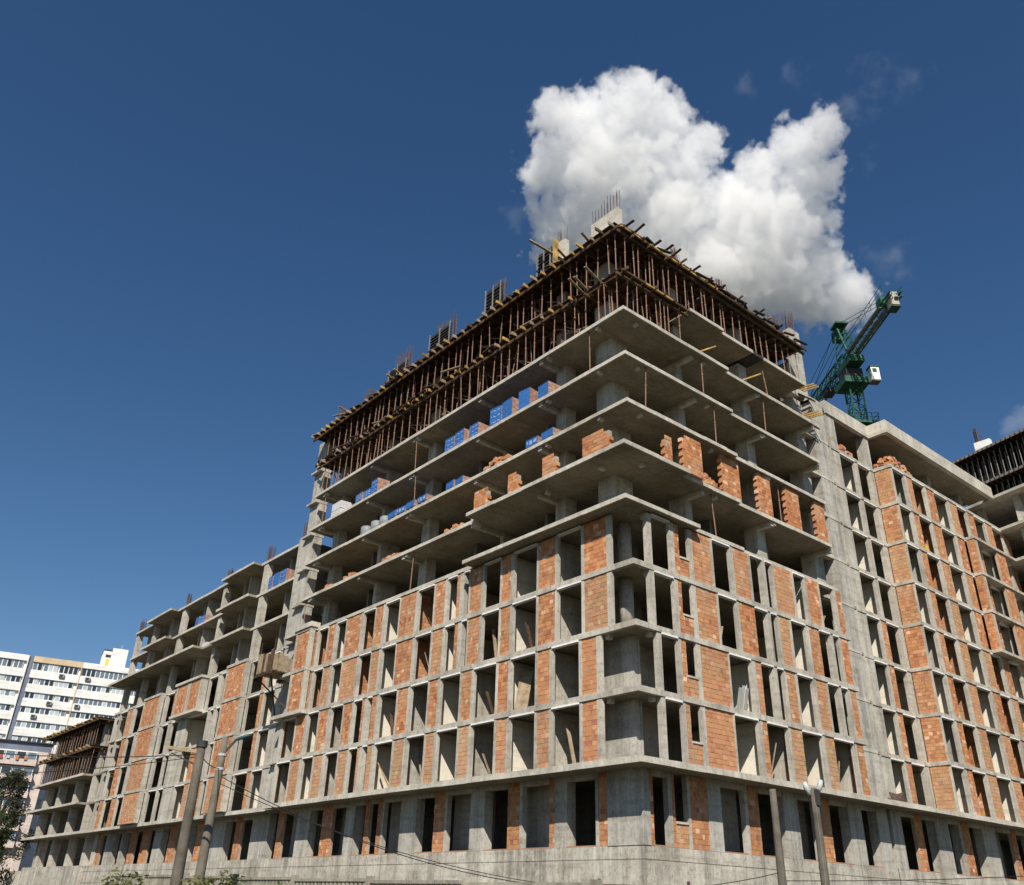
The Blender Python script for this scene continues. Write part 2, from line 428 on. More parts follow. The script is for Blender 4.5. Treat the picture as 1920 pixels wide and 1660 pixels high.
for a_, b_ in ((34.0, 36.6), (40.2, 42.9), (47.0, 49.6), (60.2, 62.7), (53.6, 55.6)): bx('inner_wall', 'concrete_column', cb, 32.3, 32.5, a_, b_ + .8, PT, LV(1) - .25)
for a_, b_ in ((36.5, 38.9), (42.8, 45.0)): bx('inner_wall', 'concrete_column', cb, a_, b_ + .6, 29.3, 29.5, PT, LV(1) - .25)
bx('corner_column', 'concrete_column', cb, GX - .03, GX + .45, GY - .03, 30.16, PT, LV(1) - .24)
bx('spine_wall', 'concrete_dark', cb, 36, 36.25, 33.5, 64, PT, LV(1) - .25); bx('spine_wall', 'concrete_dark', cb, 36, 52, 33.2, 33.45, PT, LV(1) - .25)

S12L = [('p', 28.9, 29.22), ('b', 29.22, 30.22), ('p', 30.22, 30.42), ('p', 32.3, 32.55), ('b', 32.55, 33.45), ('p', 33.45, 33.63), ('p', 35.52, 35.8), ('b', 35.8, 36.65), ('p', 36.65, 36.83),
        ('p', 38.72, 39.0), ('b', 39.0, 39.9), ('p', 39.9, 40.06), ('p', 41.88, 42.2), ('b', 42.2, 43.05), ('p', 43.05, 43.22), ('p', 44.92, 45.28), ('b', 45.28, 46.38), ('p', 46.38, 46.56),
        ('p', 48.42, 48.8), ('b', 48.8, 49.4), ('c', 49.85, 50.3), ('b', 50.3, 50.62), ('p', 51.5, 51.85), ('b', 51.85, 52.9), ('p', 52.9, 53.05), ('p', 54.5, 55.0), ('b', 55.0, 56.2), ('p', 56.2, 56.37),
        ('p', 57.75, 58.25), ('b', 58.25, 59.55), ('p', 59.55, 59.7), ('p', 61.6, 62.0)]
S34L = [('p', 28.08, 28.4), ('b', 28.4, 30.0), ('p', 30.0, 30.2), ('p', 31.92, 32.17), ('b', 32.17, 33.47), ('p', 33.47, 33.63), ('p', 35.5, 35.8), ('b', 35.8, 36.6), ('p', 36.6, 36.75), ('p', 38.2, 38.5), ('b', 38.5, 39.55), ('p', 39.55, 39.68),
        ('c', 40.1, 40.55), ('b', 40.55, 40.9), ('p', 41.75, 42.07), ('b', 42.07, 43.12), ('p', 43.12, 43.28), ('p', 44.88, 45.25), ('b', 45.25, 47.05), ('p', 47.05, 47.15), ('p', 48.72, 49.1), ('b', 49.1, 50.03), ('p', 50.03, 50.12),
        ('p', 51.5, 51.9), ('b', 51.9, 53.85), ('p', 53.85, 53.95), ('p', 55.12, 55.55), ('b', 55.55, 56.4), ('p', 56.4, 56.55), ('p', 57.75, 58.15)]
PL12 = ('mix', 'white', 'mix', 'white', 'conc', 'white', None, None, 'mix', 'white', 'mix', 'brick')
PL34 = ('mix', 'white', None, None, 'white', 'brick', 'white', 'brick', 'white', 'brick')
S1R = [('c', 31.0, 31.28), ('p', 32.42, 32.68), ('b', 32.68, 33.05), ('w', 33.05, 33.78), ('p', 33.78, 34.1), ('b', 34.1, 36.27), ('p', 36.27, 36.38), ('p', 38.2, 38.58), ('b', 38.58, 39.05), ('p', 40.72, 41.05), ('b', 41.05, 42.12), ('p', 43.85, 44.25), ('b', 44.25, 45.14), ('p', 46.98, 47.35), ('b', 47.35, 48.1)]
S2R = [('c', 30.95, 31.25), ('p', 32.36, 32.66), ('b', 32.66, 33.04), ('w', 33.04, 33.78), ('p', 33.78, 34.1), ('b', 34.1, 36.27), ('p', 36.27, 36.38), ('p', 38.1, 38.55), ('b', 38.55, 39.08), ('c', 40.05, 40.45), ('p', 40.95, 41.26), ('b', 41.26, 42.1), ('p', 42.1, 42.3), ('p', 43.7, 44.05), ('b', 44.05, 45.12), ('p', 45.12, 45.28), ('c', 46.25, 46.62), ('p', 47.2, 47.56), ('b', 47.56, 48.2)]
S3R = [('c', 30.63, 30.95), ('p', 32.32, 32.7), ('b', 32.7, 33.0), ('w', 33.0, 33.75), ('p', 33.75, 34.1), ('b', 34.1, 35.73), ('p', 35.73, 35.88), ('p', 37.3, 37.62), ('b', 37.62, 39.02), ('c', 40.05, 40.44), ('p', 40.9, 41.2), ('b', 41.2, 42.15), ('p', 42.15, 42.35), ('p', 43.65, 44.05), ('b', 44.05, 45.12), ('c', 46.15, 46.55), ('p', 47.05, 47.35), ('b', 47.35, 48.16)]
S4R = [('c', 30.58, 30.9), ('p', 32.25, 32.6), ('b', 32.6, 33.0), ('w', 33.0, 33.72), ('p', 33.72, 34.06), ('b', 34.06, 35.57), ('p', 35.57, 35.74), ('p', 37.15, 37.5), ('b', 37.5, 38.85), ('p', 38.85, 39.05), ('c', 40.05, 40.44), ('p', 40.92, 41.2), ('b', 41.2, 42.94), ('p', 42.94, 43.15), ('p', 44.15, 44.45), ('b', 44.45, 45.66), ('p', 45.66, 45.82), ('p', 47.2, 47.55), ('b', 47.55, 48.17)]
PR1 = (None, 'white', 'mix', 'white', 'mix'); PR2 = (None, 'white', None, None, 'white', None, None); PR34 = (None, None, None, None, 'white', None, None)
sing = (29.22, 28.4, 34.1, 34.06, 32.55)
for s, (li, ri, pl, pr) in enumerate(((S12L, S1R, PL12, PR1), (S12L, S2R, PL12, PR2), (S34L, S3R, PL34, PR34), (S34L, S4R, PL34, PR34)), 1):
    z0, z1 = LV(s), LV(s + 1)
    storey('L', LX, z0, z1, li, cb, pl, singles=sing if s in (2, 3) else (29.22, 28.4), dust=(.45, .6, .7) if s == 1 else None); storey('R', RY, z0, z1, ri, cb, pr, singles=sing, dust=(.25, .5, .65) if s == 1 else None)
    yb = 58.2 if s in (2, 3) else 62.4
    if s < 4:
        band_box('L', LX, RY - .02, yb, z1, cb); band_box('R', RY, LX + .25, 48.5, z1, cb)
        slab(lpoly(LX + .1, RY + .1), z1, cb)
    # balcony corner: shear wall below, column above, soffit ribs
    if s <= 2:
        bx('shear_wall', 'concrete_column', cb, 30.75, 31.05, 28.0, 30.1, z0, z1 - .2)
        bx('shear_wall', 'concrete_column', cb, 31.06, 31.2, 27.98, 28.3, z0, z1 - .2)
        bx('balcony_wall', 'concrete', cb, 31.2, 34, 29.2, 29.4, z0, z1 - .2)
    else:
        MB().tube([(31.0, 28.55, z0), (31.0, 28.55, z1 - .2)], .36, 18).build('round_column', 'concrete_column', cb, smooth=True)
        bx('balcony_wall', 'concrete_dark', cb, 31.6, 34, 30.3, 30.5, z0, z1 - .2)
    for a in ((29.75, 30.0, 28.6, 28.85), (30.7, 30.95, 26.9, 27.15)):
        bx('beam_stub', 'concrete_slab', cb, *a, z1 - .5, z1 - .2)
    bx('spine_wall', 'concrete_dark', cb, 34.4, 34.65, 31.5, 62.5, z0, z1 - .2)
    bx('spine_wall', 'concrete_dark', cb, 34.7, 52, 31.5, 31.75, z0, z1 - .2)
# projecting brick oriel near the joint
for s in (3, 4):
    z0, z1 = LV(s), LV(s + 1)
    brick_panel('L', 28.95, 58.5, 60.3, z0 + .0, z1 - .25, cb, dirty=.1)
    bx('post', 'concrete', cb, 28.97, 29.3, 58.2, 58.5, z0, z1 - .25); bx('post', 'concrete', cb, 28.97, 29.3, 60.3, 60.55, z0, z1 - .25)
    brick_panel('R', 58.25, 29.32, 29.95, z0, z1 - .25, cb)
    slab([(28.95, 58.2), (34, 58.2), (34, 62.6), (28.95, 62.6)], z1, cb, .22, 'concrete')
    bx('spine_wall', 'concrete_dark', cb, 31.5, 31.7, 58.6, 62.6, z0, z1 - .25)
slab([(28.95, 58.2), (34, 58.2), (34, 62.9), (28.95, 62.9)], LV(3) + .02, cb, .26, 'concrete_slab')
bx('oriel_cap', 'concrete_slab', cb, 28.85, 29.6, 58.1, 60.7, LV(5) - .02, LV(5) + .34)
# upper slabs
def open_slab(i, pts_l, pts_r, inner=True):
    """pts_l from far end to the corner, pts_r from the corner out"""
    poly = pts_l + pts_r[1:]
    xe, ye = pts_r[-1]; full = poly + [(xe, 27.95), (52.3, 27.95), (52.3, 41), (43, 41), (43, pts_l[0][1])]
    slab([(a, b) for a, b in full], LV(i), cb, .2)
    edge_strip(pts_l, LV(i), cb, .2); edge_strip(pts_r, LV(i), cb, .2)
open_slab(5, [(29.5, 62.4), (29.5, 39.3), (28.66, 39.3), (28.66, 26.24)], [(28.66, 26.24), (34.3, 26.24), (34.3, 26.66), (38.6, 26.66), (38.6, 26.85), (48.3, 26.85)])
open_slab(6, [(29.56, 62.0), (29.56, 39.2), (28.66, 39.2), (28.66, 26.2)], [(28.66, 26.2), (33.8, 26.2), (33.8, 26.7), (38.8, 26.7), (38.8, 26.95), (48.5, 26.95)])
for i in (7, 8, 9):
    open_slab(i, [(29.52, 62.0), (29.52, 26.66)], [(29.52, 26.66), (38.9, 26.66), (38.9, 26.92), (48.55, 26.92)])
slab([(35.65, 26.72), (38.9, 26.72), (38.9, 26.96), (42.3, 26.96), (42.3, 34), (35.65, 34)], LV(10), cb, .2)
slab([(43.5, 26.96), (48.3, 26.96), (48.3, 34), (43.5, 34)], LV(10), cb, .2)
edge_strip([(35.65, 26.72), (38.9, 26.72), (38.9, 26.96), (42.3, 26.96)], LV(10), cb, .2); edge_strip([(43.5, 26.96), (48.3, 26.96)], LV(10), cb, .2)
bx('joint_formwork', 'dark_steel', cb, 42.36, 43.44, 26.9, 33.9, LV(10) - .25, LV(10) - .02)
bx('beam_stub', 'concrete_slab', cb, 29.3, 29.9, 39.3, 39.6, LV(6) - .5, LV(6) + .0)
# columns of the open storeys
CL = [(31.05, 31.9, 33.0, 33.85), (31.9, 33.3, 39.6, 39.95), (31.05, 31.85, 46.75, 47.65), (31.05, 32.7, 53.0, 53.4), (31.05, 31.8, 59.9, 60.8)]
CR = [(35.75, 36.3, 28.2, 29.4), (42.2, 43.05, 28.1, 29.0), (48.5, 49.5, 28.2, 29.2)]
for s in range(5, 11):
    z0 = LV(s); zt = LV(s + 1) - (.2 if s < 9 else .45)
    bx('column', 'concrete_column', cb, 30.95, 32.35, 29.05, 30.3, z0, zt)
    for c in CL + CR: bx('column', 'concrete_column', cb, *c, z0, zt)
    if s < 9:
        for c in CL: bx('cantilever_beam', 'concrete', cb, 29.62, c[0], c[3] - .3, c[3], zt - .26, zt)
        for c in CR: bx('cantilever_beam', 'concrete_slab', cb, c[0], c[0] + .28, 27.05, c[2], zt - .28, zt)
        for yy in (28.75, 47.0, 60.2, 33.0): bx('beam_stub', 'concrete_slab', cb, 29.6, 29.95, yy, yy + .22, zt - .2, zt)
        for xx in (30.9, 36.9, 42.4): bx('beam_stub', 'concrete_slab', cb, xx, xx + .24, 27.0, 27.3, zt - .2, zt)
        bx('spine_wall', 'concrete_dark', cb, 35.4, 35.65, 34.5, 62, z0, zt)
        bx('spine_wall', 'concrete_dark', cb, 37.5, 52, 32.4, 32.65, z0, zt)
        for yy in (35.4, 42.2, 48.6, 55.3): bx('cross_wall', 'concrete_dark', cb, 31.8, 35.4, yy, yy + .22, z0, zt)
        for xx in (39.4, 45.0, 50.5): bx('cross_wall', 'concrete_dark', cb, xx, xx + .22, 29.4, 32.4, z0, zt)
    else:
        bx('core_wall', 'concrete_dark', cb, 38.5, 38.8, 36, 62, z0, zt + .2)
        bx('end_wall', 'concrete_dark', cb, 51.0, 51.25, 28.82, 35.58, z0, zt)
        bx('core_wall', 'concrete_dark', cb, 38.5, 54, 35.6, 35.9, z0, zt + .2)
# twin joint columns (own half) on both facades
bx('joint_column', 'concrete_column', cb, 50.4, 51.97, 27.93, 28.7, LV(1), LV(10) + .3)
bx('joint_filler', 'dark_steel', cb, 51.98, 52.11, 28.12, 28.6, LV(1), LV(10) - .3)
bx('joint_column', 'concrete_column', cb, 49.6, 50.8, 28.2, 28.8, LV(10) + .32, LV(12) + .1)
for i in range(2, 10): bx('joint_collar', 'concrete_slab', cb, 48.6, 50.38, 27.9, 28.3, LV(i) - .22, LV(i) - .005); bx('joint_collar', 'concrete_slab', cb, 50.39, 51.96, 27.905, 27.928, LV(i) - .2, LV(i) - .04)
bx('joint_column', 'concrete_column', cb, 30.28, 31.0, 62.65, 64.2, LV(1), LV(11) + .0)
for i in range(2, 11): bx('joint_collar', 'concrete', cb, 29.9, 31.1, 62.62, 64.25, LV(i) - .16, LV(i) + .0)
# starter columns and bars above the top deck
def bars(x0, x1, y0, y1, z, n, h, bld):
    mb = MB()
    for k in range(int(n * 1.5)):
        x, y = random.uniform(x0, x1), random.uniform(y0, y1)
        mb.tube([(x, y, z - .2), (x + random.uniform(-.05, .05), y + random.uniform(-.05, .05), z + h * random.uniform(.75, 1.05))], .021, 4)
    mb.build('starter_bars', 'rebar', bld, 'stuff')
ZT = 36.15
bx('starter_column', 'concrete_slab', cb, 29.75, 30.15, 27.05, 29.3, ZT, 37.8); 
for q in range(9):
    for xx in (29.82, 30.08): MB().tube([(xx, 27.12 + q * .26, 37.6), (xx + random.uniform(-.03, .03), 27.12 + q * .26 + random.uniform(-.03, .03), 37.8 + 1.5 * random.uniform(.7, 1.0) * (1.1 if q < 5 else .8))], .02, 5).build('starter_bar', 'rebar', cb)
for k, (ya, yb_) in enumerate(((38.75, 40.2), (44.7, 47.1), (50.5, 52.9))): bars(30.45, 30.8, ya, yb_, 37.6, 22, 2.4, cb)
bx('starter_column', 'concrete_slab', cb, 30.4, 30.8, 32.4, 33.3, ZT, 39.2); bars(30.45, 30.75, 32.45, 33.3, 39.2, 8, 1.3, cb)
for ya in (56.5, 60.8): bars(30.4, 31.0, ya, ya + 1.2, 36.4, 20, 2.3, cb)
for (xa, xb) in ((36.2, 37.2), (40.7, 42.0), (47.3, 48.6)):
    bx('starter_column', 'concrete_slab', cb, xa + .2, xb, 28.2, 28.6, ZT, 37.7); bars(xa, xb, 28.2, 28.6, 37.7, 14, 1.7, cb)
bars(49.6, 50.8, 28.2, 28.8, LV(12) + .1, 14, 1.8, cb)
for yy in (66.0,): bars(30.4, 30.9, 63, 64.1, LV(11), 10, 1.4, cb)
# half built brick piers on the sixth slab
def end_face(side, u, P, zt, ragged):
    """toothed end of a pier: alternate blocks left sticking out"""
    mb = MB(); n = int((zt - LV(6)) / .222)
    for r in range(n):
        o_ = .0 if r % 2 else .09
        fbox(mb, side, P, u - o_ - .02, u + .03, .055, .29, LV(6) + r * .222 + .006, LV(6) + (r + 1) * .222 - .008, tint(.1), .006)
    mb.build('toothed_end', 'brick', cb, 'stuff')
for u0, u1, zt in ((27.35, 29.3, 22.25), (31.4, 32.5, 22.25), (34.6, 35.5, 22.25), (37.4, 38.7, 22.2)):
    brick_panel('L', 28.72, u0, u1, LV(6), zt, cb, dirty=.08, ragged=True, depth=.3, name='unfinished_brick_pier'); end_face('L', u0, 28.72, zt - .5, True)
for u0, u1, zt, P in ((32.05, 32.6, 22.55, 26.3), (33.6, 35.2, 23.2, 26.35), (37.85, 39.5, LV(7) - .22, 27.0), (41.3, 42.6, LV(7) - .22, 27.0), (44.2, 45.6, LV(7) - .22, 27.0), (47.4, 48.5, LV(7) - .22, 27.0)):
    brick_panel('R', P, u0, u1, LV(6), zt, cb, dirty=.03, ragged=zt < 23.5, depth=.3, name='unfinished_brick_pier'); end_face('R', u0, P, zt - .25, True)
brick_panel('R', 28.6, 42.8, 44.1, LV(6), LV(7) - .3, cb, dirty=.2, name='inner_brick_wall'); brick_panel('R', 28.6, 45.9, 46.9, LV(6), LV(7) - 1.0, cb, dirty=.2, name='inner_brick_wall')

# ------------------------------------------------------------------ right block
rb = thing('apartment_block', 'unfinished concrete and brick block with thick roof edge beside the green crane', 'building', (64, 34, GZ))
RYa, RYb = 27.95, 26.6
slab([(52.4, 26.6), (78, 26.6), (78, 40), (52.4, 40)], LV(1), rb, .24); edge_strip([(52.36, 26.6), (78, 26.6)], LV(1), rb, .26)
plinth('R', GY, 52.45, 78, rb)
GR2 = [('c', 52.45, 53.6), ('b', 55.2, 56.1), ('c', 57.7, 59.4), ('p', 60.75, 61.1), ('b', 61.1, 62.25), ('c', 64.0, 65.95), ('b', 68.4, 69.2), ('c', 71.2, 72.4), ('b', 74.2, 75.3)]
ground_storey('R', GY, GR2, rb)
for a_, b_ in ((53.4, 55.4), (66.0, 68.8), (62.3, 64.0)): bx('inner_wall', 'concrete_column', rb, a_, b_ + .6, 29.3, 29.5, PT, LV(1) - .25)
bx('spine_wall', 'concrete_dark', rb, 52.05, 96, 33.2, 33.4, PT, LV(1) - .25)
A_ = [('c', 52.13, 53.5), ('p', 55.0, 55.3), ('b', 55.3, 56.02), ('c', 57.5, 58.2)]
A2 = [('c', 52.13, 53.5), ('p', 55.35, 55.9), ('c', 57.5, 58.2)]
B_ = [('p', 58.22, 58.4), ('p', 59.95, 60.42), ('b', 60.42, 61.28), ('p', 62.95, 63.38), ('b', 63.38, 64.72), ('p', 66.7, 67.15), ('b', 67.15, 68.4), ('p', 69.85, 70.3), ('b', 70.3, 71.4), ('p', 73.1, 73.5), ('b', 73.5, 74.7), ('p', 76.5, 76.9), ('b', 76.9, 77.9)]
for s in range(1, 9):
    z0, z1 = LV(s), LV(s + 1)
    storey('R', RYa, z0, z1, A_ if s < 5 else A2, rb, ('white', None), bandh=.24)
    storey('R', RYb, z0, z1, B_, rb, ('white' if s % 2 else 'conc', 'brick', 'white', 'brick', 'white', 'brick'), bandh=.24)
    brick_panel('L', 58.2, RYb + .1, RYa - .02, z0, z1 - .24, rb, front=-.02, depth=.25)
    band_box('R', RYa, 52.4, 58.15, z1, rb, .24); band_box('R', RYb, 58.12, 78, z1, rb, .24); band_box('L', 58.15, RYb - .02, RYa, z1, rb, .24)
    slab([(52.4, RYa + .1), (58.25, RYa + .1), (58.25, RYb + .1), (78, RYb + .1), (78, 40), (52.4, 40)], z1, rb)
    bx('spine_wall', 'concrete_dark', rb, 52.05, 96, 32.8, 33.0, z0, z1 - .2)
    if s in (5, 6, 7):
        brick_panel('L', 68.6, 25.95, RYb - .03, z0, z1 - .22, rb, front=0, depth=.25)
        bx('post', 'concrete', rb, 68.87, 69.1, 25.95, 26.3, z0, z1 - .22)
        brick_panel('R', 25.95, 72.6, 74.2, z0, z1 - .22, rb)
for i in (5, 6, 7, 8):
    slab([(68.55, 25.88), (78, 25.88), (78, 26.55), (68.55, 26.55)], LV(i), rb, .22, 'concrete')
for c in ((53.0, 53.5, 28, 28.6), (57.6, 58.2, 28.0, 28.7), (63, 63.6, 28.2, 29), (67.8, 68.4, 28.2, 29), (73.2, 73.8, 28.2, 29)): bx('column', 'concrete_column', rb, *c, LV(9), LV(10) - .2)
bx('joint_column', 'concrete_column', rb, 52.42, 53.5, 27.99, 28.7, LV(9), LV(10) - .2)
bx('spine_wall', 'concrete_dark', rb, 52.05, 92, 33.3, 33.5, LV(9), LV(10) - .3)
slab([(78.05, 29.7), (96, 29.7), (96, 40), (78.05, 40)], LV(1), rb, .24)
for i_ in range(2, 11): slab([(78.05, 29.7), (96, 29.7), (96, 34), (78.05, 34)], LV(i_), rb, .2)
slab([(50.4, 27.98), (58.3, 27.98), (58.3, 26.5), (76, 26.5), (76, 40), (52.4, 40), (52.4, 29), (50.4, 29)], LV(10) + .05, rb, .25)
for a in ((52.35, 58.16, 27.86, 28.2), (58.18, 76, 26.38, 26.75)):
    bx('roof_edge_beam', 'concrete_slab', rb, *a, LV(10) - .34, LV(10) + .72)
bx('roof_edge_beam', 'concrete_slab', rb, 58.18, 58.5, 26.76, 28.2, LV(10) - .34, LV(10) + .72)

# ------------------------------------------------------------------ far wing on the right
wg = thing('apartment_wing', 'far wing under construction with dark formwork storeys beyond the roof edge', 'building', (80, 24, GZ))
def wx(y): return 75.75 + .26 * (y - 25)
for i in range(2, 11):
    MB().prism([(wx(29.5), 29.5), (wx(14) , 14), (92, 14), (92, 29.5)], LV(i) - .24, LV(i)).build('floor_slab', 'concrete_slab' if i > 7 else 'concrete', wg)
    if i < 10:
        for yy in (28, 24.5, 21, 17.5): bx('column', 'concrete_column', wg, wx(yy) + 1, wx(yy) + 1.6, yy, yy + .6, LV(i), LV(i + 1) - .25)
        bx('spine_wall', 'concrete_dark', wg, 81.5, 81.7, 14, 29.4, LV(i), LV(i + 1) - .25)
bx('plinth_wall', 'concrete_plinth', wg, 78.2, 92, 14, 29.5, GZ, LV(2) - .25)
bx('core_wall', 'concrete_dark', wg, 80.5, 80.8, 14, 29.4, LV(10), 37)
bx('starter_column', 'render_white', wg, 77.2, 77.7, 25.9, 27.3, 37.5, 38.9); bars(77.3, 77.6, 26.6, 27.2, 38.9, 12, 1.6, wg)
bx('starter_column', 'concrete_slab', wg, 77.0, 77.8, 21.6, 23, 37.5, 38.6)
for zz in (34.35, 37.45):
    MB().prism([(wx(30) - .3, 30), (wx(14) - .3, 14), (90, 14), (90, 30)], zz - .05, zz).build('formwork_deck', 'dark_steel', wg)
    for yy in [14 + .45 * k for k in range(35)]: MB().bar((wx(yy) - .5, yy, zz - .18), (84, yy, zz - .18), .08, .2).build('deck_joist', 'formwork_ply', wg)
    MB().bar((wx(30) - .35, 30, zz - .12), (wx(14) - .35, 14, zz - .12), .06, .22).build('edge_board', 'crane_grey', wg)

# ------------------------------------------------------------------ left block
lb = thing('apartment_block', 'lower stepped unfinished block with open top floors behind the two leaning poles', 'building', (38, 85, GZ))
BX = 30.3
slab([(30.35, 64.4), (43, 64.4), (43, 106.5), (30.35, 106.5)], LV(1), lb, .24); edge_strip([(30.35, 106.5), (30.35, 64.4)], LV(1), lb, .26)
plinth('L', GX, 64.6, 107, lb)
GLB = [('c', 64.8, 67.6), ('b', 69.4, 70.6), ('c', 72.4, 75.0), ('b', 76.8, 78.2), ('c', 79.6, 81.0), ('b', 82.6, 84.3), ('c', 86.0, 87.9), ('b', 89.3, 91.2), ('b', 92.9, 94.5), ('c', 96.3, 97.0), ('c', 99.2, 101.5), ('b', 103, 104.6)]
ground_storey('L', 31.75, [(k_, a_ * 1.024, b_ * 1.024) for k_, a_, b_ in GLB], lb)
bx('ground_floor', 'concrete_dark', lb, 31.5, 36, 64.5, 106, PT - .3, PT)
bx('spine_wall', 'concrete_dark', lb, 36, 36.2, 64.5, 106, PT, LV(1) - .25); bx('gable_wall', 'concrete_dark', lb, 33.0, 43, 106.1, 106.3, PT, LV(1) - .25)
COMMON = [('c', 64.35, 65.8), ('p', 67.5, 67.8), ('b', 67.8, 68.5)]
def bay(y0, y1, z0, z1, X=29.82):
    brick_panel('L', X, y0 + .02, y1 - .25, z0, z1 - .24, lb, dirty=random.choice((.05, .15, .4)))
    bx('post', 'concrete', lb, X + .03, BX - .02, y0 - .25, y0, z0, z1 - .24); bx('post', 'concrete', lb, X + .03, BX - .02, y1 - .24, y1, z0, z1 - .24)
    bx('floor_band', 'concrete', lb, X - .02, BX - .03, y0 - .27, y1 + .02, z1 - .24, z1)
LBI = {1: COMMON + [('p', 70.7, 71.0), ('p', 75.1, 75.2), ('p', 76.9, 77.4), ('b', 77.4, 78.4), ('c', 79.6, 80.1), ('b', 80.1, 81.2), ('c', 83.3, 86.2), ('p', 87.3, 87.9), ('p', 89.9, 90.8), ('p', 95.6, 95.8), ('p', 98.6, 99.0), ('b', 99.0, 100.6), ('p', 102.6, 103), ('b', 103, 104.4)],
       2: COMMON + [('p', 70.7, 71.0), ('p', 75.1, 75.2), ('p', 76.9, 77.9), ('b', 79.3, 81.2), ('c', 83.3, 86.4), ('p', 87.3, 87.9), ('p', 89.9, 90.8), ('p', 95.6, 95.8), ('p', 97.2, 97.9), ('p', 99.8, 100.1), ('b', 100.1, 101.8), ('p', 103.6, 104.2)],
       3: COMMON + [('p', 70.7, 71.0), ('p', 75.1, 75.2), ('p', 76.9, 77.6), ('c', 78.2, 78.9), ('c', 83.5, 85.8), ('p', 87.3, 88.4), ('p', 89.9, 90.8), ('p', 95.6, 95.8), ('p', 97.2, 97.9), ('p', 99.9, 100.3), ('b', 100.3, 101.8), ('p', 103.6, 104.2)],
       4: COMMON + [('p', 70.7, 71.0), ('p', 75.1, 75.2), ('c', 77.0, 77.9), ('p', 79.6, 80.0), ('p', 86.0, 86.2), ('p', 86.7, 87.1), ('b', 87.1, 88.3), ('p', 89.9, 90.8), ('p', 95.6, 95.8), ('p', 99.2, 100.0), ('b', 100.0, 101.9), ('p', 104, 104.4)]}
for s in range(1, 5):
    z0, z1 = LV(s), LV(s + 1)
    storey('L', BX, z0, z1, LBI[s], lb, ('white', None, None, 'white', None, 'white', None, None, 'white'), bandh=.24)
    band_box('L', BX, 64.35, 106.3, z1, lb, .24)
    slab([(BX + .1, 64.35), (43, 64.35), (43, 106.3), (BX + .1, 106.3)], z1, lb)
    bay(71.3, 75.05, z0, z1); bay(91.1, 95.5, z0, z1)
    bx('spine_wall', 'concrete_dark', lb, 35, 35.2, 64.5, 106, z0, z1 - .2); bx('gable_wall', 'concrete_dark', lb, 31.8, 43, 106.0, 106.2, z0, z1 - .2)
    if s == 4:
        bay(80.25, 82.7, z0, z1, 29.6); bay(83.1, 85.9, z0, z1, 29.6)
        slab([(29.5, 79.9), (31, 79.9), (31, 86.2), (29.5, 86.2)], z0 + .02, lb, .24, 'concrete_slab')
        slab([(29.5, 79.9), (31, 79.9), (31, 86.2), (29.5, 86.2)], z1 + .03, lb, .24, 'concrete_slab')
# open floors on top
slab([(28.9, 82.0), (43, 82.0), (43, 106.4), (28.9, 106.4)], LV(6), lb, .2); edge_strip([(28.9, 106.4), (28.9, 82.0)], LV(6), lb, .2)
slab([(30.4, 64.4), (43, 64.4), (43, 81.95), (29.9, 81.95), (29.9, 79.7), (29.6, 79.7), (29.6, 72.7), (30.4, 72.7)], LV(6), lb, .2)
edge_strip([(29.6, 79.7), (29.6, 72.7)], LV(6), lb, .2); edge_strip([(30.4, 72.7), (30.4, 64.4)], LV(6), lb, .2)
for i in (7, 8):
    y1 = 105.3
    slab([(30.4, 64.4), (43, 64.4), (43, y1), (30.3, y1), (30.3, 99.5), (29.5, 99.5), (29.5, 92.3), (30.3, 92.3), (30.3, 79.5), (29.55, 79.5), (29.55, 72.6), (30.4, 72.6)], LV(i), lb, .2)
    for a, b, x in ((64.4, 72.6, 30.4), (72.6, 79.5, 29.55), (79.5, 92.3, 30.3), (92.3, 99.5, 29.5), (99.5, y1, 30.3)): edge_strip([(x, b), (x, a)], LV(i), lb, .2)
for s in (5, 6, 7):
    z0, zt = LV(s), LV(s + 1) - .2
    for yy in (71.4, 80.2, 90.6, 99.0, 104.6): bx('column', 'concrete', lb, 30.42, 30.95, yy, yy + .75, z0, zt)
    for yy in (75.8, 85.5, 95.2): bx('column', 'concrete_column', lb, 30.9, 32.4, yy, yy + .3, z0, zt)
    bx('spine_wall', 'concrete_dark', lb, 34.6, 34.8, 64.5, 105, z0, zt); bx('gable_wall', 'concrete', lb, 31.6, 42.8, 104.7, 104.9, z0, zt)
    for yy in (68.6, 78, 87.5, 97): bx('cross_wall', 'concrete', lb, 31.3, 34.6, yy, yy + .2, z0, zt)
bx('joint_column', 'concrete_column', lb, 30.3, 31.0, 64.35, 65.4, LV(5), LV(8) + .35)
for yy in (71.4, 90.6, 104.6, 80.2): bars(30.45, 30.95, yy, yy + .7, LV(8) + .1, 14, 1.5, lb)
bars(30.4, 31, 64.4, 65.4, LV(8) + .3, 12, 1.5, lb)

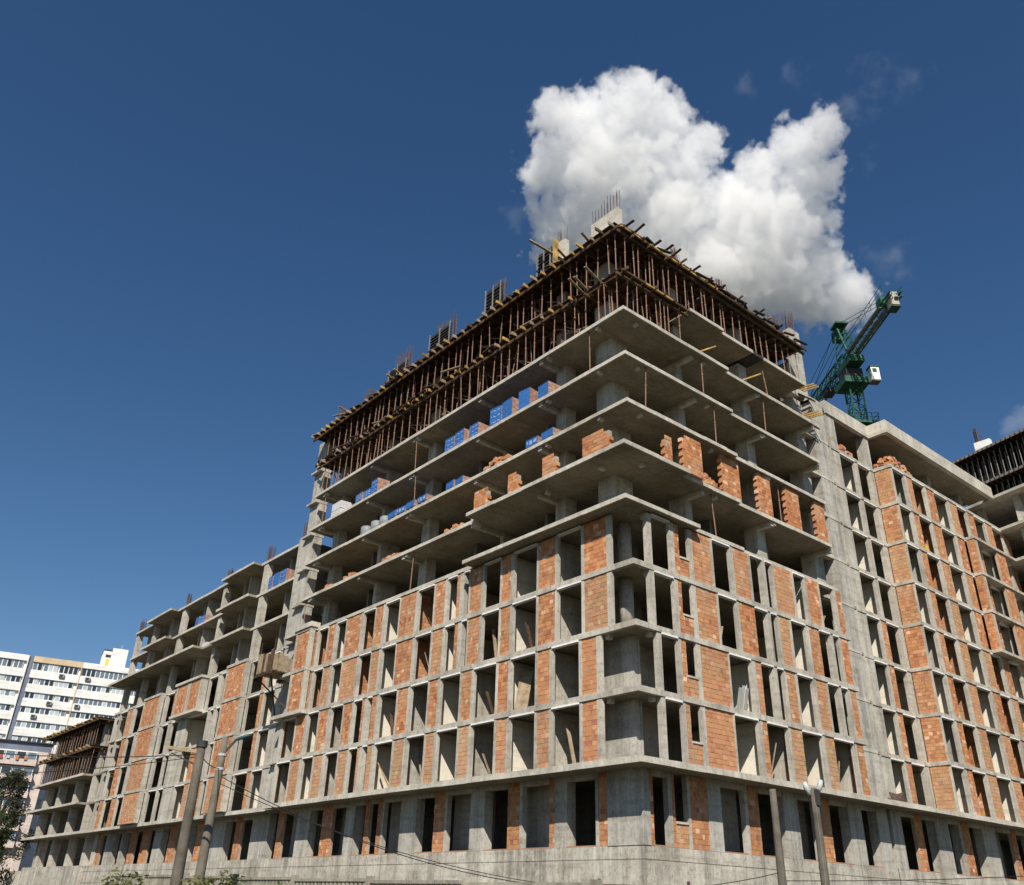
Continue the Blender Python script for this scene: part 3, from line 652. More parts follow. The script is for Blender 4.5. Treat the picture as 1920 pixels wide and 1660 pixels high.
# ------------------------------------------------------------------ end block
eb = thing('apartment_block', 'low far end block with two bare formwork levels next to the trees', 'building', (38, 122, GZ))
bx('plinth_wall', 'concrete_plinth', eb, 30.7, 43, 107.05, 131, GZ, PT)
bx('plinth_ledge', 'concrete_plinth', eb, 30.5, 43, 131.05, 137.5, GZ, PT - .35)
slab([(30.35, 106.6), (43, 106.6), (43, 138.2), (30.35, 138.2)], LV(1), eb, .24); edge_strip([(30.35, 138.2), (30.35, 106.6)], LV(1), eb, .26)
for i, ye in ((2, 133), (3, 132)):
    slab([(30.9, 106.5), (43, 106.5), (43, ye), (29.75, ye), (29.75, 111), (30.9, 111)], LV(i), eb, .22); edge_strip([(29.75, ye), (29.75, 111)], LV(i), eb, .22)
for s in range(0, 5):
    z0 = PT if s == 0 else LV(s); zt = LV(s + 1) - .24; xx = 31.7 if s == 0 else 30.9
    for ya, yb_ in ((106.7, 107.9), (110.2, 111.2), (116.4, 117.2), (123.2, 124.2), (128.8, 130.0)): bx('column', 'concrete', eb, xx, xx + .8, ya, yb_, z0, zt)
    for ya in (113.5, 120.2, 126.5): bx('cross_wall', 'concrete_column', eb, xx + 1, 36, ya, ya + .25, z0, zt)
    bx('spine_wall', 'concrete_dark', eb, 34.5, 34.7, 106.7, 131.2, z0, zt); bx('gable_wall', 'concrete_column', eb, 31.8, 42.8, 131.0, 131.2, z0, zt)

# ------------------------------------------------------------------ formwork decks
def deck(name, label, z, xy, side, bld_step=.86, over=.3, ply='formwork_ply'):
    """timber deck: ply sheets, edge joists with yellow ends, long runners"""
    x0, x1, y0, y1 = xy
    t = thing('formwork_deck', label, 'formwork', ((x0 + x1) / 2, (y0 + y1) / 2, z))
    n = 0
    if side == 'L':
        u = y0
        while u < y1 - .05:
            ln = min(2.5, y1 - u)
            bx('deck_panel', ply, t, x0 + random.uniform(-.06, .06), x1, u + .01, u + ln - .01, z - .03, z + random.uniform(0, .015)); u += ln
        for k in range(int((y1 - y0) / bld_step) + 1):
            yy = y0 + .15 + k * bld_step + random.uniform(-.05, .05)
            ex = x0 - over * random.choice((.5, .7, 1.0, 1.15)) + random.uniform(-.12, .12); zj = random.uniform(-.02, .0)
            MB().box(ex, x0 + .3, yy - .045, yy + .045, z - .24 + zj, z - .035 + zj).build('joist_end', random.choice(('yellow_beam', 'yellow_beam', 'formwork_timber', 'old_plank')), t)
            MB().box(x0 + .302, x1, yy - .045, yy + .045, z - .24, z - .035).build('joist', 'formwork_timber', t)
        for xx in (x0 + .12, x0 + 1.4, x0 + 2.8, x0 + 4.4): MB().box(xx - .05, xx + .05, y0 - .2, y1 + .1, z - .44, z - .245).build('runner', 'formwork_timber', t)
    else:
        u = x0
        while u < x1 - .05:
            ln = min(2.5, x1 - u)
            bx('deck_panel', ply, t, u + .01, u + ln - .01, y0 + random.uniform(-.06, .06), y1, z - .03, z + random.uniform(0, .015)); u += ln
        for k in range(int((x1 - x0) / bld_step) + 1):
            xx = x0 + .15 + k * bld_step + random.uniform(-.05, .05)
            MB().box(xx - .045, xx + .045, y0 - over * random.uniform(.1, .8), y1, z - .24, z - .035).build('joist', 'formwork_timber', t)
        u = x0
        while u < x1 - .1:
            ln = min(random.uniform(1.6, 3.0), x1 - u); dz = random.uniform(-.03, .02); MB().box(u, u + ln + .1, y0 - .06 - random.random() * .04, y0 + .03, z - .22 + dz, z - .1 + dz).build('edge_beam', random.choice(('yellow_beam', 'formwork_timber', 'formwork_timber')), t); u += ln
        for yy in (y0 + .25, y0 + 1.5, y0 + 2.9, y0 + 4.4): MB().box(x0 - .2, x1 + .1, yy - .05, yy + .05, z - .44, z - .245).build('runner', 'formwork_timber', t)
    return t
D1 = LV(10) - .08; D2 = LV(11) - .02
deck('d', 'lower timber formwork deck along the left facade of the tall corner block', D1, (29.35, 38.4, 30.6, 62.2), 'L')
deck('d', 'short lower timber formwork deck wrapping the corner of the tall block', D1 - .03, (29.6, 35.6, 26.75, 32.0), 'R', over=.5)
deck('d', 'topmost timber formwork deck along the left facade of the tall corner block', D2, (29.1, 38.4, 26.7, 63.2), 'L', over=.4)
deck('d', 'topmost timber formwork deck along the right facade of the tall corner block', D2 - .02, (38.45, 48.6, 26.65, 35.5), 'R')
tt = deck('d', 'topmost formwork deck strip beside the corner starter column', D2 + .06, (29.5, 38.4, 26.62, 27.4), 'R')
deck('d', 'lower brown formwork deck on the low far end block', LV(4) - .1, (29.3, 36, 109.5, 131), 'L', 1.6, .3)
deck('d', 'upper brown formwork deck on the low far end block', LV(5) - .1, (29.2, 36, 109, 131.5), 'L', 1.6, .3)

# props
def prop_mesh(h):
    mb = MB()
    mb.tube([(0, 0, 0), (0, 0, h * .58)], .034, 6); mb.tube([(0, 0, h * .58), (0, 0, h)], .026, 6)
    mb.tube([(0, 0, h * .56), (0, 0, h * .60)], .055, 6); mb.box(-.07, .07, -.07, .07, 0, .01); mb.box(-.08, .08, -.08, .08, h - .012, h)
    return mb.mesh('steel_prop', 'rust_steel')
PM = {}
def prop(x, y, z, h, label, group):
    k = round(h, 2)
    if k not in PM: PM[k] = prop_mesh(h)
    o = place('steel_prop', PM[k], None, None, (x, y, z)); tag(o, label, 'prop', group)
    o.rotation_euler = (random.gauss(0, .022), random.gauss(0, .022), random.random() * 6)
    return o
HP = {9: D1 - .45 - LV(9), 10: D2 - .45 - LV(10)}
for s, nm in ((9, 'lower'), (10, 'upper')):
    for rowi, (dx, rn) in enumerate(((.12, 'front'), (1.4, 'second'))):
        i = 0
        yy = 27.2 if rowi == 0 else 29.9
        while yy < 61.8:
            i += 1
            if not (s == 9 and rowi and yy < 30.6):
                prop(29.5 + dx, yy, LV(s) if s == 9 else D1 + .02, HP[s] if s == 9 else D2 - .45 - D1 - .02, 'rusty prop, %s from the corner, %s row, %s formwork storey, left facade' % (ordn(i), rn, nm), 'steel props under the formwork')
            yy += random.choice((.55, .8, .86, .95, 1.05)) if rowi == 0 else random.uniform(.8, 1.4)
        i = 0; xx = 30.2
        while xx < 48.4:
            i += 1
            yb_ = 27.0 if rowi == 0 else 28.3
            if s == 9 and xx > 35.3: prop_ok = False
            else: prop_ok = True
            if s == 9 and prop_ok: prop(xx, yb_, LV(9), D1 - .5 - LV(9), 'rusty prop, %s from the corner, %s row, lower formwork storey, right facade' % (ordn(i), rn), 'steel props under the formwork')
            elif s == 10: prop(xx, yb_ + (.15 if xx > 38.9 else 0), (LV(10) if xx > 35.7 else D1 + .02), D2 - .5 - (LV(10) if xx > 35.7 else D1 + .02), 'rusty prop, %s from the corner, %s row, upper formwork storey, right facade' % (ordn(i), rn), 'steel props under the formwork')
            xx += random.choice((.35, .7, .8, .9, 1.0)) if rowi == 0 else random.uniform(.7, 1.3)
# props further in, and those of the far blocks, read as one dark mass
mb = MB()
for s in (9, 10):
    zb_, h = LV(s) + .02, 2.35
    for xx in (32.4, 33.8, 35.5, 37.2):
        for k in range(24): mb.tube([(xx + random.uniform(-.2, .2), 30.2 + k * 1.35, zb_), (xx, 30.2 + k * 1.35, zb_ + h)], .04, 4)
    for yv in (30.0, 31.6, 33.4):
        for k in range(14): mb.tube([(33 + k * 1.15, yv, zb_), (33 + k * 1.15 + .05, yv, zb_ + h)], .04, 4)
for s in (9, 10):
    for k in range(90):
        y_ = random.uniform(29.5, 61.5); x_ = random.uniform(30.0, 32.2); mb.tube([(x_, y_, LV(s) + .02), (x_ + random.gauss(0, .12), y_ + random.gauss(0, .12), LV(s) + 2.4)], .03, 4)
    for k in range(34):
        x_ = random.uniform(30.2, 35.2 if s == 9 else 48); y_ = random.uniform(27.4, 29.5); mb.tube([(x_, y_, LV(s) + .02), (x_ + random.gauss(0, .12), y_ + random.gauss(0, .12), LV(s) + 2.4)], .03, 4)
    for k in range(26):
        y_ = random.uniform(28, 60); mb.bar((30.4, y_, LV(s) + .1 + random.random()), (30.5, y_ + random.uniform(1.5, 2.6), LV(s) + 1.6 + random.random() * .8), .05, .08)
o = mb.build('steel_props_deep', 'rust_steel', None, 'stuff'); o['label'] = 'crowd of rusty props deep under the formwork decks'; o['category'] = 'props'
mb = MB()
for s in (3, 4):
    for k in range(19):
        for xx in (29.9, 31.1, 32.6):
            if s == 3 or True: mb.tube([(xx, 109.8 + k * 1.1, LV(s) + .02), (xx + random.uniform(-.1, .1), 109.8 + k * 1.1, LV(s + 1) - .5)], .035, 4)
o = mb.build('steel_props_far', 'rust_steel', None, 'stuff'); o['label'] = 'crowd of rusty props on the low far end block'; o['category'] = 'props'
mb = MB()
for zb_, zt in ((LV(10), 34.0), (34.4, 37.1)):
    for k in range(26):
        for dx in (.3, 1.3): mb.tube([(wx(15 + k * .55) + dx, 15 + k * .55, zb_), (wx(15 + k * .55) + dx, 15 + k * .55, zt)], .045, 4)
o = mb.build('steel_props_wing', 'crane_grey', None, 'stuff'); o['label'] = 'crowd of grey props on the far right wing'; o['category'] = 'props'

# column formwork panels standing on the top deck
for k, (y0, y1, zz) in enumerate(((33.4, 34.7, 1.9), (38.6, 40.3, 2.0), (44.6, 47.2, 1.7), (50.4, 52.9, 1.2)), 1):
    t = thing('column_formwork', 'dark ribbed formwork panel on the top deck, %s from the corner column' % ordn(k), 'formwork', (30.2, (y0 + y1) / 2, D2), 'column formwork on the top deck')
    bx('panel', 'dark_steel', t, 30.15, 30.22, y0, y1, D2 + .9, D2 + 1.2 + zz)
    for q in range(7): bx('rib', 'dark_steel', t, 30.05, 30.145, y0 - .03, y1 + .03, D2 + 1.0 + q * (zz + .1) / 7, D2 + 1.06 + q * (zz + .1) / 7)
    for yy in (y0, (y0 + y1) / 2, y1): bx('stiffener', 'crane_grey', t, 29.98, 30.045, yy - .04, yy + .04, D2 + .03, D2 + 1.25 + zz)
    if k == 1: bx('end_board', 'yellow_beam', t, 29.9, 30.3, y0 - .5, y0 - .4, D2 + .03, D2 + 3.3)

# loose planks sticking out of the decks
def plank(a, b, label, mat='old_plank', w=.16, h=.06, group='loose planks on the formwork'):
    return tag(MB().bar(a, b, w, h).build('timber_plank', mat), label, 'plank', group)
for k, (xx, L) in enumerate(((30.0, .9), (30.9, 1.2), (32.6, .8), (33.5, 1.1), (34.2, 1.2), (35.0, .7), (36.2, .9), (37.6, .6), (39.0, .7), (40.8, .8), (43.0, .9), (44.2, .5), (45.5, .6)), 1):
    plank((xx, 27.6, D2 + .12 + .02 * k % .1), (xx + random.uniform(-.15, .15), 26.6 - L * .55, D2 + .15 + L * .22), 'plank end sticking out of the top right formwork edge, %s from the corner' % ordn(k), random.choice(('old_plank', 'formwork_ply', 'formwork_timber')))
for k, (yy, z, L) in enumerate(((28.4, D1, 1.3), (29.4, D1 - .1, 1.2), (30.0, D1 + .2, 1.0), (28.9, D2, 1.0), (31.0, D2 + .05, 1.0), (49.6, D2 + .12, .9), (50.6, D2 + .1, .9), (57.5, D2 + .1, 1.2)), 1):
    plank((30.2, yy + .3, z), (29.2 - L * .8, yy - .1, z + .16), 'pale plank jutting from the left formwork edge, %s outward from the corner column' % ordn(k), 'old_plank' if k < 5 else 'yellow_beam')
for lv, z_, n_ in (('upper', D2 + .05, 22), ('lower', D1 + .05, 20)):
    for k in range(1, n_ + 1):
        y_ = 30.5 + k * 31.0 / n_ + random.uniform(-.4, .4); L_ = random.uniform(.8, 2.4); an = random.gauss(0, .25); tl = random.gauss(.05, .12)
        plank((29.25 + random.uniform(-.25, .15), y_, z_), (29.25 + math.sin(an) * L_ * .6, y_ + L_ * math.cos(an), z_ + tl + .02), 'brown board lying on the %s left formwork edge, %s from the corner' % (lv, ordn(k)), random.choice(('formwork_ply', 'old_plank', 'formwork_timber')), .18, .05)
for k in range(1, 15):
    x_ = 30.3 + k * 1.2; L_ = random.uniform(.7, 1.8)
    plank((x_, 26.55 + random.uniform(-.15, .1), D2 + .04), (x_ + L_, 26.6 + random.uniform(-.25, .15), D2 + .1 + random.random() * .15), 'dark board lying on the top right formwork edge, %s from the corner' % ordn(k), random.choice(('formwork_ply', 'dark_steel', 'formwork_timber')), .2, .06)
plank((30.4, 33.2, 38.2), (28.6, 33.9, 38.95), 'long plank leaning out over the top deck beside the second starter column', 'old_plank', .18, .08)
for k, (x, z) in enumerate(((36.6, LV(9) + .35), (41.2, LV(9) + .35)), 1):
    plank((x - .5, 27.3, z - .3), (x + .9, 26.4, z + .5), 'yellow beam poking out of an open upper floor, %s along the right facade' % ordn(k), 'yellow_beam', .06, .09)
bx2 = MB(); bx2.box(39.6, 41.6, 26.6, 27.8, D2 + .35, D2 + .4); bx2.box(39.8, 41.4, 26.7, 27.7, D2 + .04, D2 + .34)
tag(bx2.build('plywood_stack', 'dark_steel'), 'dark stack of ply sheets on the top right formwork edge', 'plywood')
# dark safety boards on the right end of the open floors
for k, z in enumerate((LV(10) - .55, LV(9) + .2), 1):
    t = thing('edge_bracket', 'rusty formwork bracket at the joint column, %s from the top' % ordn(k), 'bracket', (49.2, 27.3, z))
    for q in range(3): MB().bar((48.6, 27.5 + q * .12, z + q * .1), (50.2, 27.4 + q * .1, z + .05 + q * .12), .07, .09).build('board', 'formwork_ply', t)
    for q in range(3): MB().bar((49.3 + q * .3, 26.8, z + .9), (49.2 + q * .3, 28, z + 1.0), .07, .1).build('beam_end', 'yellow_beam', t)

# ------------------------------------------------------------------ material stored on the open floors
def pallet_proto(h, name):
    parts = []
    a = MB(); nz = max(2, round((h - .14) / .2)); hz = (h - .14) / nz
    for iz in range(nz):
        for ix in range(4):
            for iy in range(4):
                if 0 < ix < 3 and 0 < iy < 3 and iz < nz - 1: continue
                k_ = random.uniform(.75, 1.2)
                a.box(-.5 + ix * .25 + .006, -.25 + ix * .25 - .006, -.5 + iy * .25 + .006, -.25 + iy * .25 - .006, .14 + iz * hz + .004, .14 + (iz + 1) * hz - .008, (.40 * k_, .235 * k_, .18 * k_), .006)
    parts.append(('brick_load', a.mesh('brick_load', 'brick')))
    b = MB().box(-.53, -.505, -.5, .5, .12, h - .04); b.box(-.53, .1, -.5, .5, h + .002, h + .012); parts.append(('wrap', b.mesh('wrap', 'blue_wrap')))
    c = MB()
    for q in range(3):
        z = .26 + q * (h - .45) / 2.2
        for w in range(9):
            yy = -.42 + w * .093; dz = .03 * math.sin(w * .9 + q)
            if w % 4 != 3: c.box(-.536, -.5315, yy, yy + .06, z + dz, z + dz + .035 + .02 * (w % 2))
    parts.append(('wrap_print', c.mesh('wrap_print', 'wrap_print')))
    d = MB()
    for yy in (-.42, 0, .42): d.box(-.5, .5, yy - .05, yy + .05, 0, .13)
    parts.append(('pallet', d.mesh('pallet', 'old_plank')))
    return parts
PP = {h: pallet_proto(h, 'p') for h in (.6, .8, 1.15, 1.3, 1.55)}
def pallet(x, y, z, h, label):
    hh = min(PP, key=lambda k: abs(k - h))
    t = thing('brick_pallet', label, 'pallet', (x, y, z), 'blue wrapped brick pallets on the open floors'); t.rotation_euler = (0, 0, random.uniform(-.12, .12))
    bare = random.random() < .4; t.scale = (1, random.uniform(.9, 1.1), random.uniform(.9, 1.08))
    for n_, me in PP[hh]:
        if bare and n_ == 'wrap_print': continue
        o = bpy.data.objects.new(n_, me); COL.objects.link(o); o.parent = t
    return t
for k, (y, h) in enumerate(((33.45, 1.15), (35.3, 1.6), (36.85, 1.55), (38.1, 1.3), (40.3, 1.15), (41.85, 1.3), (43.0, 1.15)), 1):
    pallet(30.15, y, LV(8), h, 'blue wrapped pallet of bricks, %s from the corner on the highest poured floor' % ordn(k))
for k, (y, h) in enumerate(((33.0, .6), (34.4, .65), (41.5, .6), (42.5, .6)), 1):
    pallet(30.1, y, LV(7), h, 'low blue brick pallet, %s from the corner, one floor under the highest' % ordn(k))
for k, (y, h) in enumerate(((52.4, 1.2), (53.4, .8), (54.6, .8)), 1):
    pallet(30.1, y, LV(8), h, 'blue wrapped pallet of bricks near the white bags, %s from the perpendicular wall' % ordn(k))
for k, (y, h) in enumerate(((45.6, .6), (47.0, .6), (48.2, .6), (49.3, .6)), 1):
    pallet(30.0, y, LV(7), h, 'low blue brick pallet in the row beside the grey drums, %s from the corner' % ordn(k))
for k, (x, y, z, h) in enumerate(((31.0, 68.0, LV(7), 1.3), (31.0, 69.3, LV(7), 1.3), (31.0, 70.4, LV(7), 1.3), (31.2, 86.0, LV(7), 1.2), (31.2, 87.2, LV(7), 1.2)), 1):
    pallet(x, y, z, h, 'blue brick pallet under the roof slab of the lower left block, %s outward' % ordn(k))
pallet(56.4, 29.2, LV(9), 1.15, 'blue wrapped pallet beside the leaning pillar below the thick roof edge')
def heap(x0, x1, y0, y1, z, h, label, n=60):
    mb = MB()
    for _ in range(n):
        x, y = random.uniform(x0, x1), random.uniform(y0, y1)
        e = 1 - abs((x - (x0 + x1) / 2) / (x1 - x0) * 2) ** 2 * .5 - abs((y - (y0 + y1) / 2) / (y1 - y0) * 2) ** 2 * .5
        zz = z + random.random() * h * max(.15, e)
        mb.box(x - .15, x + .15, y - .12, y + .12, zz, zz + .2, tint(.2), .03)
    return tag(mb.build('brick_heap', 'brick', None), label, 'bricks', 'loose brick heaps on the open floors')
heap(29.7, 30.6, 36.6, 39.0, LV(7), .75, 'grey pink heap of loose bricks between the pallets on the upper floor', 70)
for k, (a, b) in enumerate(((41.2, 42.8), (48.4, 50.2), (54.0, 55.5)), 1): heap(29.7, 30.4, a, b, LV(6), .3, 'low orange brick heap on the lowest open slab edge, %s from the corner' % ordn(k), 34)
heap(29.8, 30.5, 57.6, 58.6, LV(6), .3, 'small heap of orange bricks beside the last open column near the joint', 26)
heap(58.7, 61.9, 26.9, 28.2, LV(9), 1.5, 'big pink heap of bricks under the thick roof edge', 220)
heap(54.6, 55.9, 28.4, 29.2, LV(9), 1.2, 'small pink heap of bricks beside the blue pallet under the roof', 60)
heap(35.8, 37.0, 26.9, 27.5, LV(6), .8, 'stepped heap of bricks between two tall brick piers on the right facade', 50)
t = thing('bulk_bag', 'stack of two white bulk bags beside the end column of the open floor', 'bag', (30.2, 58.4, LV(8)))
for k in range(2):
    MB().box(29.75, 30.75, 57.7, 59.2, LV(8) + .02 + k * .66, LV(8) + .66 + k * .66, None, .05).build('bag', 'cloth_white', t)
for k, y in enumerate((50.9, 52.1, 53.5), 1):
    t = thing('drum', 'grey plastic drum, %s in the row on the open floor' % ordn(k), 'drum', (30.0, y, LV(7)), 'grey drums on the open floor')
    MB().tube([(30, y, LV(7)), (30, y, LV(7) + .06), (30, y, LV(7) + .7), (30, y, LV(7) + .76)], [.40, .46, .46, .38], 16).build('body', 'plastic_grey', t, smooth=True)
    MB().tube([(30, y, LV(7) + .765), (30, y, LV(7) + .83)], .2, 12).build('lid', 'plastic_grey', t)
tag(bx('bulk_bag', 'cloth_white', None, 30.9, 32.0, 84.0, 85.3, LV(6), LV(6) + 1.1, j=.06), 'pale bulk bag on the big overhanging slab of the lower left block', 'bag')
tag(bx('bulk_bag', 'cloth_white', None, 31.0, 32.0, 101.5, 102.6, LV(7), LV(7) + 1.0, j=.06), 'white bulk bag under the far end of the stepped roof slab', 'bag')
tag(bx('tarpaulin_bundle', 'blue_tarp', None, 32.0, 33.4, 97, 100.5, LV(5), LV(5) + 1.4, j=.1), 'dark blue tarpaulin bundle below the big overhanging slab', 'tarpaulin')
tag(bx('insulation_roll', 'plastic_yellow', None, 62.4, 62.65, 27.0, 27.4, LV(7), LV(7) + .8, j=.04), 'yellow bundle standing in an opening of the right block', 'bundle')
tag(bx('debris_basket', 'rebar', None, 52.2, 53.0, 27.3, 27.7, LV(1) + .0, LV(1) + .6, j=.12), 'rusty basket of scrap at the foot of the joint column', 'basket')
# a few props and planks on the open floors and in the openings
SL = {9: 'highest', 8: 'second highest', 7: 'third highest', 6: 'fourth highest', 5: 'lowest open'}
for x, y, s, wh in ((29.75, 29.6, 8, 'in front of the corner column'), (29.75, 47.2, 8, 'beside the middle column'), (29.75, 46.9, 7, 'beside the middle column'), (29.75, 60.6, 8, 'near the left joint'), (29.75, 46.5, 5, 'beside the middle column'), (29.75, 61.2, 5, 'near the left joint'),
                    (36.6, 26.95, 8, 'beside the first inner column'), (43.1, 27.2, 8, 'beside the second inner column'), (37.4, 26.95, 7, 'beside the first inner column'), (43.6, 27.2, 6, 'between two brick piers'), (31.3, 26.95, 7, 'near the corner'), (36.7, 27.0, 5, 'above the window column'), (43.9, 27.2, 9, 'under the yellow beam')):
    prop(x, y, LV(s), 2.79 if s < 9 else 2.7, 'lone steel prop on the %s floor, %s facade, %s' % (SL[s], 'left' if y > 27.9 else 'right', wh), 'single props on the open floors')
for k, (x, dz) in enumerate(((37.2, 1.2), (37.5, 1.35), (37.8, 1.25)), 1):
    plank((x + .75, 27.6, LV(2) + .05), (x + .3, 26.95, LV(2) + dz), 'pale board leaning in a second floor opening, right facade, %s of three' % ordn(k), 'cloth_white', .16, .03, 'boards leaning in the opening')
plank((29.9, 35.2, LV(2)), (30.5, 35.45, LV(2) + 2.2), 'dark door leaf leaning inside a second floor opening of the left facade', 'old_plank', .75, .05)
plank((30.3, 47.6, LV(1)), (29.7, 48.3, LV(1) + 1.6), 'short yellow plank leaning in a first floor opening of the left facade', 'yellow_beam', .2, .05)
OPL = ((31.6, 1), (38.2, 1), (44.4, 1), (34.9, 3), (38.0, 3), (44.3, 3), (38.1, 2), (47.9, 2), (51.0, 3), (44.4, 4))
for k, (u, s_) in enumerate(OPL, 1):
    plank((30.0 + random.random() * .3, u - .3, LV(s_)), (29.9 + random.random() * .4, u + .1 + random.random() * .3, LV(s_) + random.uniform(.9, 2.1)), 'thin timber leaning in the %s left facade opening from the corner, %s brick storey' % (ordn(round((u - 31.6) / 3.25) + 1), ordn(s_)), random.choice(('old_plank', 'formwork_timber')), random.choice((.06, .1, .2)), .04, 'boards leaning in the openings')
OPR = ((39.9, 1), (46.2, 1), (43.0, 2), (36.6, 3), (43.2, 3), (46.6, 4), (61.9, 2), (65.4, 3), (61.8, 5))
for k, (u, s_) in enumerate(OPR, 1):
    plank((u - .3, 27.1 + random.random() * .3, LV(s_)), (u + .1 + random.random() * .3, 27.0 + random.random() * .4, LV(s_) + random.uniform(.9, 2.1)), ('thin timber leaning in the %s right facade opening from the corner, %s brick storey' % (ordn(round((u - 36.8) / 3.2) + 1), ordn(s_)) if u < 50 else 'thin timber leaning in an opening beyond the tall brick bay, %s storey' % ordn(s_)), random.choice(('old_plank', 'formwork_timber')), random.choice((.06, .1, .2)), .04, 'boards leaning in the openings')
# hoist platform on the left joint
t = thing('loading_platform', 'wooden loading platform hanging in front of the left joint columns', 'platform', (29.0, 62.5, LV(4)))
for q in range(8): bx('floor_board', 'old_plank', t, 27.9, 29.9, 61.7 + q * .31, 61.98 + q * .31, LV(4) + .1, LV(4) + .16)
for q in range(6): bx('side_board', random.choice(('old_plank', 'formwork_timber')), t, 27.85, 27.9, 61.7 + q * .42, 62.08 + q * .42, LV(4) + .17, LV(4) + 1.5 + random.uniform(-.2, .3))
for q in range(5): bx('side_board', random.choice(('old_plank', 'formwork_timber')), t, 27.95 + q * .4, 28.3 + q * .4, 61.62, 61.67, LV(4) + .17, LV(4) + 1.4 + random.uniform(-.2, .3))
for x, y in ((27.95, 61.75), (29.8, 61.75), (27.95, 64.1), (29.8, 64.1)): MB().bar((x, y, LV(4) - .2), (x, y, LV(4) + 2.6), .08).build('upright', 'formwork_ply', t)
MB().bar((27.9, 61.7, LV(4) - .05), (29.9, 64.2, LV(3) + .4), .1).build('brace', 'formwork_ply', t); MB().bar((27.9, 64.1, LV(4) - .05), (29.9, 61.8, LV(3) + .4), .1).build('brace', 'formwork_ply', t)
MB().bar((27.8, 61.7, LV(4) - .03), (27.8, 64.3, LV(4) - .03), .12, .2).build('bearer', 'formwork_ply', t); MB().bar((29.7, 61.7, LV(4) - .03), (29.7, 64.3, LV(4) - .03), .12, .2).build('bearer', 'formwork_ply', t)

# ------------------------------------------------------------------ street poles, lamps and cables
def azp(az, d): return (d * math.cos(R_(az)), d * math.sin(R_(az)))
def pole(az, d, ztop, r0, r1, label, mat='pole_concrete', lean=(0, 0)):
    x, y = azp(az, d); t = thing('utility_pole', label, 'pole', (x, y, GZ), 'utility poles along the street')
    pts = [(x + lean[0] * k / 6, y + lean[1] * k / 6, GZ + (ztop - GZ) * k / 6) for k in range(7)]
    MB().tube(pts, [r0 + (r1 - r0) * k / 6 for k in range(7)], 14).build('shaft', mat, t, smooth=True)
    return t, Vector(pts[-1])
p1, h1 = pole(68.95, 27, .1415 * 27, .18, .115, 'stout concrete pole with a flat bracket arm, the left one of the leaning pair')
MB().tube([h1 - Vector((0, 0, .12)), h1 + Vector((0, 0, .05))], .15, 12).build('cap', 'dark_steel', p1)
a = rt; MB().bar(h1 - Vector((0, 0, .25)), h1 - Vector((0, 0, .15)) - a * .95, .12, .09).build('arm', 'old_plank', p1)
MB().bar(h1 - Vector((0, 0, .62)), h1 - Vector((0, 0, .3)) - a * .8, .04, .04).build('brace', 'dark_steel', p1)
p2, h2 = pole(67.8, 29, .1495 * 29, .165, .10, 'slim brown pole with a teal street lamp arm, the right one of the leaning pair', 'pole_concrete', (.1, .1))
for zz in (-.55, -.95): MB().tube([h2 + Vector((0, 0, zz)), h2 + Vector((0, 0, zz + .07))], .135, 12).build('clamp', 'galvanised', p2)
MB().bar(h2 + Vector((0, 0, -.5)), h2 + a * .35 + Vector((0, 0, -.05)), .06).build('arm', 'dark_steel', p2)
MB().tube([h2 + a * .3 + Vector((0, 0, -.08)), h2 + a * .5 + Vector((0, 0, .0)), h2 + a * .68 + Vector((0, 0, .07)), h2 + a * .78 + Vector((0, 0, .08))], [.03, .055, .06, .03], 10).build('lamp_head', 'teal_paint', p2, smooth=True)
p3, h3 = pole(34.4, 33, .1155 * 33, .17, .11, 'bare slim concrete pole in front of the right facade')
p4, h4 = pole(32.08, 33, .1165 * 33, .17, .11, 'concrete pole carrying two white floodlights in front of the right facade')
bx('fuse_box', 'dark_steel', p4, h4.x - .09, h4.x + .09, h4.y - .16, h4.y - .05, h4.z - .55, h4.z - .05)
for s_, dz in ((-1, .02), (1, .10)):
    c = h4 + a * .24 * s_ + Vector((0, 0, dz))
    mb = MB(); mb.tube([c + a * s_ * .05 + Vector((0, 0, .16)), c + Vector((0, 0, .0)), c - a * s_ * .1 + Vector((0, 0, -.26))], [.07, .10, .05], 10); mb.build('floodlight', 'galvanised', p4, smooth=True)
    MB().bar(h4 + Vector((0, 0, -.1)), c, .04).build('lamp_bracket', 'galvanised', p4)
MB().tube([h4 - Vector((.16, .1, 5.2)), h4 - Vector((.12, .09, .5))], .015, 5).build('conduit', 'crane_grey', p4)
def cable(a_, b_, sag, label, r=.013):
    a_, b_ = Vector(a_), Vector(b_); pts = []
    for k in range(25):
        f = k / 24; p = a_.lerp(b_, f); p.z -= sag * 4 * f * (1 - f); pts.append(p)
    return tag(MB().tube(pts, r, 5).build('power_cable', 'cable_black', None, smooth=True), label, 'cable', 'overhead cables')
f3 = h3 - Vector((0, 0, 3.0))
cable(h2 - Vector((0, 0, 1.1)), f3 + Vector((0, 0, .45)), 1.55, 'long sagging black cable crossing the plinth from the brown pole')
cable(h2 - Vector((0, 0, 1.3)), f3, 1.15, 'second sagging cable below the first between the brown pole and the bare pole', .011)
cable(h1 - Vector((0, 0, .3)), h2 - Vector((0, 0, .9)), .1, 'short dark cable between the two leaning poles')
xL, yL = azp(86, 38); cable(h1 - Vector((0, 0, .3)), (xL, yL, 4.6), .35, 'dark cable running off to the left from the stout pole')
cable(h1 - Vector((0, 0, .36)), (xL, yL, 3.4), .3, 'lower dark cable running off to the left from the stout pole', .011)
xR, yR = azp(18, 48); cable(f3 + Vector((0, 0, .2)), (xR, yR, 2.1), .12, 'dark cable crossing the right plinth from the bare pole')
cable(f3 + Vector((0, 0, .0)), (xR, yR, 1.75), .18, 'thin lower cable crossing the right plinth', .009)

